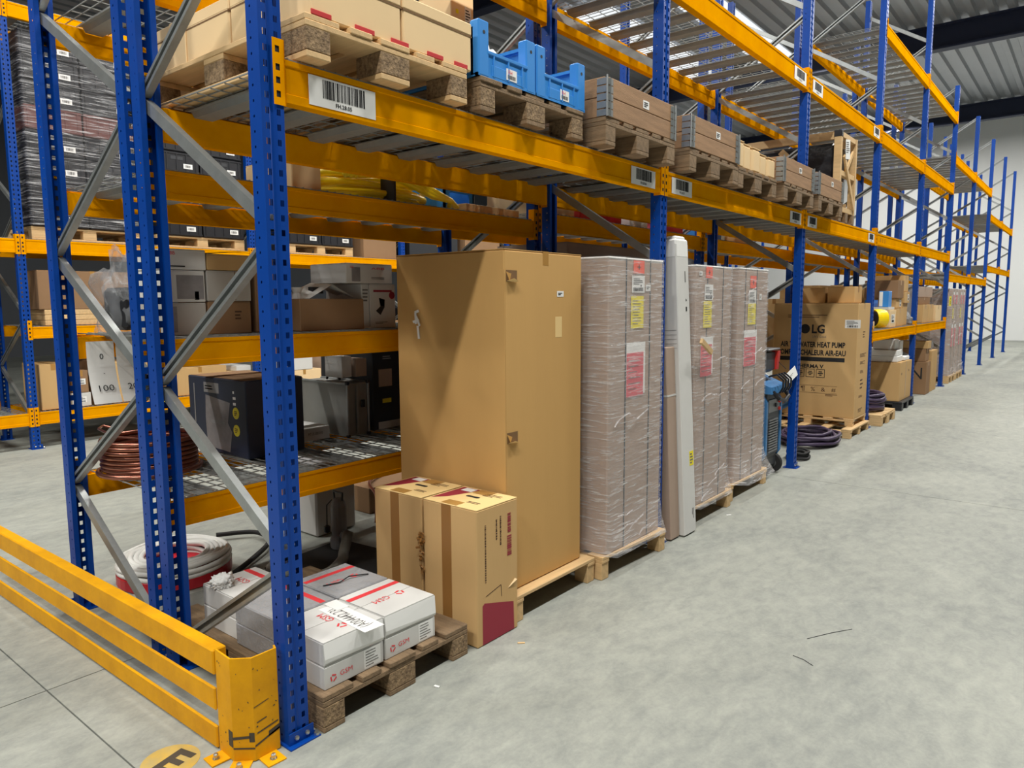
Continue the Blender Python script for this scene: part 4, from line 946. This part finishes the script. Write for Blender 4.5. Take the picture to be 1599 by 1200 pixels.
MB('black_plastic').box(-.004, .008, .02, .05, .19, .24, .003).build('latch', r)
m = MB('black_plastic'); m.tube([(-.33, 0, .362), (-.32, 0, .385), (-.2, 0, .385), (-.19, 0, .362)], .009, 8); m.build('handle', r)
carton('small white box standing on the grey tool case, left one', -1.8, -1.62, 1.5, 1.58, Z1+.39, Z1+.53, 'white_board', None, b=.003)
carton('small pinkish box standing on the grey tool case, right one', -1.75, -1.6, 1.6, 1.69, Z1+.39, Z1+.51, 'carton_grey', None, b=.003)
r = carton('white open tray with small print in front of the tool case', -1.95, -1.665, 1.16, 1.42, Z1, Z1+.085, 'white_board', None, flaps=False, b=.003); xf(r, .02, .045, .11, .018, B_text('MT 35 000 010', 'ink'), 'word_print')
r = carton('tall black carton with faint white print behind the grey tool case', -2.2, -1.63, 1.76, 2.35, Z1, Z1+.555, 'black_box', None, flaps=False)
c = r['_c']; yf(r, .18, .48, .08, .035, B_text('1-02', 'mid_grey'), 'word_print'); xf(r, -.18, .36, .12, .12, B_rect('carton_grey'), 'photo_print'); xf(r, -.17, .2, .08, .03, B_rect('yellow_label'), 'yellow_print'); xf(r, -.15, .03, .2, .05, B_rect('grey_board'), 'white_strip'); xf(r, -.14, .5, .12, .03, B_lines('mid_grey', 2, 4), 'small_print')
# copper coil
r = thing('copper_coil', 'coil of copper pipe stacked on the lower shelf behind the twin posts', 'pipe coil', (-1.68, .275, Z1))
for nm, r0, z0, n in (('lower_winding', .245, .014, 7), ('upper_winding', .225, .115, 6)):
    for k in range(n):
        m = MB('copper'); m.smooth = True
        if nm == 'lower_winding': m.tube([((r0-k*.022)*math.cos(t), (r0-k*.022)*math.sin(t), z0+.02*(k % 2)) for t in [2*PI*i/36 for i in range(36)]], .013, 8, True)
        else: m.tube([(r0*math.cos(t), r0*math.sin(t), z0-.06+k*.024) for t in [2*PI*i/36 for i in range(36)]], .0125, 8, True)
        m.build(nm, r)
m = MB('copper'); m.tube([(-.2, -.05, .2), (-.27, -.12, .225), (-.12, -.2, .235), (.08, -.2, .215), (.2, -.1, .2)], .006, 6); m.build('loose_end', r)
coil('thin steel wire ring lying right of the copper coil on the lower shelf', 'wire_ring', 'wire', (-1.42, .86), .0, 1, .004, 'galvanized', 3) if False else None
# floor behind the twin posts
r = thing('cable_drum', 'large coil of white cable with a red band on the floor behind the twin posts', 'cable coil', (-1.95, .5, 0))
for k, (ra, z) in enumerate([(.29-.028*i, .155-.004*(i % 2)) for i in range(5)]+[(.3, .13), (.3, .1)]+[(.178, .12), (.178, .09), (.178, .06), (.178, .035)]):
    m = MB('white_cable'); m.smooth = True; m.tube([(ra*math.cos(t), ra*math.sin(t), z+.006*math.sin(3*t+k)) for t in [2*PI*i/40 for i in range(40)]], .015, 8, True); m.build('cable_turn', r)
MB('red_film').lathe([(.285, .02), (.3, .02), (.312, .03), (.312, .085), (.3, .1), (.285, .1)], 40).build('red_band', r)
MB('white_cable').lathe([(.16, .0), (.3, .0), (.302, .019), (.16, .019)], 40).build('bottom_flange', r)
m = MB('rubber'); m.box(-.4, .26, -.33, .3, 0, .012, .004); o = m.build('rubber_mat'); o.location = (-1.3, 1.27, 0); o.rotation_euler = (0, 0, .1); tag(o, 'dark rubber mat lying on the floor behind the grey-white cartons', 'mat')
def hose(label, name, pts, rad, mt, cat='hose'):
    from mathutils import geometry
    P_ = [Vector(p) for p in pts]; out = []
    for i in range(len(P_)-1):
        p0 = P_[max(i-1, 0)]; p1 = P_[i]; p2 = P_[i+1]; p3 = P_[min(i+2, len(P_)-1)]
        for t in [j/6 for j in range(6)]:
            out.append(.5*((2*p1)+(p2-p0)*t+(2*p0-5*p1+4*p2-p3)*t*t+(3*p1-p0-3*p2+p3)*t**3))
    out.append(P_[-1]); m = MB(mt); m.smooth = True; m.tube(out, rad, 10); o = m.build(name); return tag(o, label, cat)
hose('thick grey hose curling from the pump across the rubber mat', 'grey_hose', [(-1.44, 1.37, .16), (-1.4, 1.3, .06), (-1.3, 1.2, .046), (-1.2, 1.0, .046), (-1.32, .85, .046), (-1.52, .86, .046), (-1.6, .98, .046)], .033, 'grey_hose')
hose('dark hose looping beside the white cable coil', 'dark_hose', [(-1.62, .62, .03), (-1.8, .9, .03), (-2.0, 1.15, .04), (-2.25, 1.2, .04), (-2.4, 1.0, .04)], .016, 'rubber')
hose('second dark hose running behind the front post on the floor', 'dark_hose', [(-1.22, .5, .016), (-1.32, .45, .016), (-1.45, .5, .03), (-1.55, .62, .03), (-1.5, .72, .016), (-1.36, .76, .016)], .014, 'rubber')
r = thing('water_tank', 'white box shaped tank standing on the floor behind the front post', 'tank', (-2.06, 1.6, 0))
MB('white_board').box(-.2, .16, -.14, .2, .004, .46, .012).build('body', r); MB('mid_grey').box(-.21, .17, -.15, .21, .461, .5, .008).build('lid', r); MB('foam').lathe([(.03, 0), (.03, .003)], 14, (-.05, -.1405, .12), 'y').build('round_plug', r)
r = thing('sump_pump', 'grey submersible pump hanging upright beside the white tank', 'pump', (-1.6, 1.42, .0125))
m = MB('mid_grey'); m.lathe([(.055, .0), (.06, .02), (.06, .06), (.045, .09), (.05, .12), (.05, .28), (.04, .31), (.025, .33)], 18); m.smooth = False; m.build('body', r)
MB('mid_grey').bar((.03, 0, .06), (.1, -.02, .12), .045, .045).build('outlet', r)
m = MB('black_plastic'); m.tube([(-.04, 0, .32), (-.045, 0, .37), (.045, 0, .37), (.04, 0, .32)], .007, 6); m.build('handle', r)
m = MB('black_plastic'); m.tube([(-.03, -.03, .32), (-.07, -.04, .28), (-.075, -.04, .14)], .004, 5); m.lathe([(.006, 0), (.022, .01), (.022, .045), (.006, .055)], 10, (-.075, -.04, .09)); m.build('float_switch', r)
carton('low brown crate on the floor under the lower shelf, right of the pump', -2.5, -2.05, 2.05, 2.6, .001, .2, 'carton_dark', None)
hose('pale copper tube bent over the low brown crate', 'copper_tube', [(-1.8, 1.9, .02), (-1.85, 1.95, .2), (-2.02, 2.03, .24), (-2.2, 2.2, .225), (-2.3, 2.4, .225)], .012, 'copper', 'pipe')
# top of first bay, second rack: yellow hose and others
r = thing('yellow_hose', 'large coil of bright yellow hose on the upper shelf of the second rack', 'hose', (-1.49, 1.62, Z3))
rr = random.Random(8)
for k in range(11):
    m = MB('yellow_hose'); m.smooth = True; ra = rr.uniform(.3, .42); oy = rr.uniform(-.08, .08); tl = rr.uniform(-.14, .14); z0 = .022+.018*k
    m.tube([(ra*.85*math.cos(t)+.02*math.sin(3*t), ra*1.05*math.sin(t)+oy, max(.0195, z0+tl*ra*math.sin(t)*(.25 if k < 3 else .7))) for t in [2*PI*i/34 for i in range(34)]], .018, 8, True); m.build('hose_turn', r)
for k in range(3):
    m = MB('yellow_hose'); m.smooth = True; o_ = .035*k
    m.tube([(.36, -.44+o_, .12), (.385, -.36, .185-o_*.4), (.395, -.2, .2-o_*.5), (.4, 0, .165-o_*.6), (.4, .2, .11-o_*.6), (.395, .38, .06), (.36, .47-o_, .03)], .018, 8); m.build('hose_turn', r)
for y in (-.12,): MB('black_plastic').box(.3, .425, y-.008, y+.008, .0, .225, .004).build('binding_strap', r)
r = carton('beige carton on the upper shelf, just right of the nearest front post', -1.5, -1.07, .8, .98, Z3, Z3+.16, 'carton_light', None)
bm = thing('plastic_crate', 'blue perforated crate on the upper shelf right of the yellow hose', 'crate', (-1.5, 2.3, Z3))
for p in ((-.2, .2, -.15, -.135, 0, .2), (-.2, .2, .135, .15, 0, .2), (-.2, -.185, -.15, .15, 0, .2), (.185, .2, -.15, .15, 0, .06), (.185, .2, -.15, .15, .16, .2), (.185, .2, -.15, -.1, .06, .16), (.185, .2, .1, .15, .06, .16), (-.2, .2, -.15, .15, 0, .012)): MB('blue_plastic').box(*p).build('crate_wall', bm)
r = thing('louvre_grille', 'grey louvred grille standing on the upper shelf before the post', 'grille', (-1.5, 2.58, Z3)); MB('mid_grey').box(-.03, 0, -.1, .1, 0, .2, .004).build('frame', r)
for i in range(7): MB('carton_grey').bar((.006, -.08, .03+i*.024), (.006, .08, .03+i*.024), .014, .008, PX).build('slat', r)
o = MB('new_wood').box(-.06, .06, -.28, .28, 0, .06, .003).build('wood_block'); o.location = (-1.15, 2.42, Z3); tag(o, 'pale wooden block on the shelf edge before the second row post', 'wood block')
r = carton('beige labelled carton standing high up behind the blue bins', -1.35, -1.06, 1.99, 2.2, Z4, Z4+.52, 'carton_light', None); xf(r, .05, .38, .06, .14, B_label); xf(r, -.05, .4, .025, .025, B_rect('yellow_label'), 'yellow_dot')
for lb, y0, y1, h_ in (('white flat box standing behind the blue bins beside the second row post', 2.5, 2.56, .25), ('grey box behind the white flat box above the blue bins', 2.35, 2.48, .22)):
    carton(lb, -1.3, -1.06, y0, y1, Z4, Z4+h_, 'white_board' if 'white' in lb[:6] else 'mid_grey', None, flaps=False)

# ------------------------------------------------------------------ second rack, further bays
ZB, ZC = .8855, 2.2655
for i, (x0, x1, y0, y1, z0, h_, mt, lb) in enumerate((
    (-1.85, -1.12, 3.35, 4.75, ZB, 1.2, 'carton_grey', 'wide grey-brown carton behind the nearest film wrapped unit'),
    (-1.7, -1.1, 3.05, 3.42, ZC, .2, 'carton_light', 'beige carton on upper shelf just right of second row post'),
    (-1.7, -1.1, 3.5, 4.15, ZC, .09, 'red_film', 'flat red box, lower of two right of the beige carton'),
    (-1.7, -1.12, 3.52, 4.12, ZC+.092, .06, 'red_film', 'flat red box, upper of two right of the beige carton'),
    (-1.6, -1.1, 4.3, 4.62, ZC, .14, 'white_board', 'white box on the upper shelf behind the brace'),
    (-1.6, -1.1, 4.8, 5.35, ZC, .1, 'pink_label', 'pale red flat box on the upper shelf left of the third row post'),
    (-1.6, -1.1, 4.75, 5.0, ZC+.103, .12, 'blue_plastic', 'small blue box on the pale red flat box'),
    (-1.7, -1.1, 5.85, 6.3, ZC, .2, 'blue_plastic', 'blue box on the upper shelf behind the middle wrapped unit'),
    (-1.7, -1.1, 6.4, 7.2, ZC, .16, 'carton_light', 'beige carton on the upper shelf behind the welding machine'),
    (-1.7, -1.1, 8.9, 9.7, ZB, .75, 'carton', 'big brown carton on lower shelf behind the heat pump box'),
    (-1.7, -1.1, 7.1, 7.7, ZB, .8, 'carton', 'brown carton left behind the heat pump box on the lower shelf'),
    (-1.7, -1.1, 10.0, 10.8, ZB, .95, 'carton', 'tall brown carton behind the middle shelf, left one'),
    (-1.7, -1.1, 11.6, 12.5, ZB, .9, 'carton_dark', 'dark brown carton behind the fifth bay shelf'),
    (-1.7, -1.1, 12.7, 13.6, ZB, 1.0, 'carton', 'tall brown carton behind the fifth bay shelf, right one'),
    (-1.7, -1.1, 9.8, 10.6, .001, .5, 'carton_dark', 'dark carton on the floor far behind the cable heap'),
    (-1.7, -1.1, 12.0, 13.4, .001, .55, 'carton_dark', 'dark wide carton on the floor behind the letter N box'))):
    carton(lb, x0, x1, y0, y1, z0, z0+h_, mt, 'y' if 'carton' in mt else None, tmat='tape_dark')
hose('dark bent exhaust pipe lying behind the farthest wrapped unit', 'exhaust_pipe', [(-1.2, 5.2, 1.7), (-1.14, 5.5, 1.9), (-1.2, 5.75, 1.98), (-1.4, 5.9, 1.9), (-1.5, 5.95, ZB+.09)], .07, 'grey_metal', 'pipe')
# ------------------------------------------------------------------ far rack
ZL, ZH, ZQ = .4205, 2.3405, 1.3805
X3 = -7.05
for lb, y0, y1, z0, h_, mt in (('brown carton on far low shelf, leftmost behind the paper sheets', 1.5, 1.78, ZL, .52, 'carton'), ('white small box on far low shelf with pink print', 1.82, 2.02, ZL, .16, 'white_board'), ('small brown box on the white one of the far low shelf', 1.84, 2.0, ZL+.163, .26, 'carton_dark'), ('tall brown carton behind the paper sheet reading 0', 2.06, 2.2, ZL, .52, 'carton_dark'), ('wide brown carton behind the second paper sheet on far shelf', 2.24, 2.75, ZL, .5, 'carton'),
        ('open brown carton on far low shelf above the navy box', 3.0, 3.75, ZL, .36, 'carton'), ('small pale carton with flap on far low shelf', 3.82, 4.12, ZL, .26, 'carton_light'), ('flat white box on the small pale carton of the far shelf', 3.9, 4.12, ZL+.263, .07, 'white_board'), ('beige carton on far low shelf right of the front post', 4.7, 5.3, ZL, .2, 'carton_light'), ('white crumpled box on the beige carton right of the front post', 4.72, 5.15, ZL+.203, .24, 'white_board'), ('grey carton at the right on the far low shelf', 5.4, 6.1, ZL, .45, 'carton_grey')):
    r = carton(lb, X3-.55, X3, y0, y1, z0, z0+h_, mt, 'x' if 'carton' in mt else None)
    if 'print' in lb or 'small brown box' in lb: xf(r, 0, h_*.5, .1, .07, B_label)
carton('big dark brown carton on the far middle shelf behind the plastic bag', X3-.6, X3, 1.55, 2.7, ZQ+.18, ZQ+.62, 'carton_dark', 'x')
for k in range(3):
    o = MB('new_wood').box(X3-.6, X3, 1.6, 2.5, ZQ+.06*k, ZQ+.06*k+.057, .004).build('wood_plank'); tag(o, ('lowest', 'middle', 'topmost')[k]+' pale plank of the stack under the big dark carton, far shelf', 'plank', 'pale planks on the far shelf')
def crate(label, y0, z0, mt='black_plastic', x=X3, l=.58, h=.262, lab=True, proto={}):
    if mt not in proto:
        r = thing('stacking_crate', label, 'crate', (x, y0+l/2, z0)); c = l/2
        m = MB(mt); m.box(-.4, 0, -c, c, 0, h-.004, .008); m.build('body', r)
        for z in (.012, h-.03): MB(mt).box(-.403, .006, -c-.001, c+.001, z, z+.016).build('rim', r)
        for i in range(5): MB(mt).box(0, .006, -c+.03+i*.125, -c+.045+i*.125, .03, h-.03).build('rib', r)
        if mt == 'black_plastic':
            MB('dark_plastic').box(0, .003, -.08, .08, h*.62, h*.78).build('hand_hold', r); m = MB('paper'); m.rect((.0055, .14, h*.35), PY, PZ, .12, .06); m.use('grey_ink').bars((.0055, .14, h*.35), PY, PZ, .08, .03, 8, .002); m.build('label_sticker', r)
        proto[mt] = r
    else:
        s_ = proto[mt]; r = s_.copy(); COL.objects.link(r); r.location = (x, y0+l/2, z0)
        for ch in s_.children:
            q = ch.copy(); COL.objects.link(q); q.parent = r
    tag(r, label, 'crate', 'stacking crates on the far pallets'); return r
ORD = ('lowest', 'second', 'third', 'fourth', 'fifth', 'sixth', 'seventh', 'eighth')
for pi, (ye, nl, pn) in enumerate(((2.74, 8, 'leftmost'), (4.12, 5, 'second'), (6.0, 4, 'third'))):
    euro_pallet(f'{pn} far pallet under the black stacking crates', X3-.42, ye, ZH, 'new_wood', 'new_wood', rz=PI/2, seed=40+pi)
    for cc in (0, 1):
        for k in range(nl):
            crate(f'{ORD[k]} {"black" if not (pi == 0 and k == 4) else "brown"} crate from below, {("left", "right")[cc]} column, {pn} far pallet', ye-1.19+.6*cc, ZH+.1455+.2635*k, 'black_plastic' if not (pi == 0 and k == 4) else 'maroon_crate')
m = shell(X3-.41, X3+.008, 1.54, 2.735, ZH+.16, ZH+2.2, 0, 13, .012, 30); m.ms = ['clear_wrap']; o = m.build('stretch_wrap'); tag(o, 'clear stretch wrap around the leftmost stack of black crates', 'film')

for lb, y0, y1, z0, h_, mt in (('dark carton filling the far upper level, first after the crates', 6.2, 6.9, ZH, .9, 'carton_dark'), ('second dark carton on the far upper level, after the crates', 7.2, 8.4, ZH, 1.0, 'black_box'), ('brown carton on the far upper level behind the third row post', 8.6, 9.6, ZH, .8, 'carton_dark'), ('black box on the far upper level beyond the brown carton', 9.95, 11.0, ZH, 1.1, 'black_box'), ('dark grey box on the far upper level, last visible one', 11.4, 12.45, ZH, .9, 'carton_dark'),
        ('dark box on the far low shelf behind the huge brown carton', 6.3, 6.9, ZL, .9, 'carton_dark'), ('dark box on the far low shelf behind the wrapped units', 7.2, 8.4, ZL, 1.1, 'black_box'), ('brown box on the far low shelf behind the wrapped units', 8.6, 9.65, ZL, 1.0, 'carton_dark'), ('tall dark box on the far low shelf behind the welding machine', 10.0, 11.1, ZL, 1.2, 'black_box')):
    carton(lb, X3-.8, X3, y0, y1, z0, z0+h_, mt, None, flaps=False)  # dark goods added to fill the far rack and cut the back lamps' reach
for o in list(bpy.data.objects):
    for k in ('_a', '_c', '_h'):
        if k in o: del o[k]
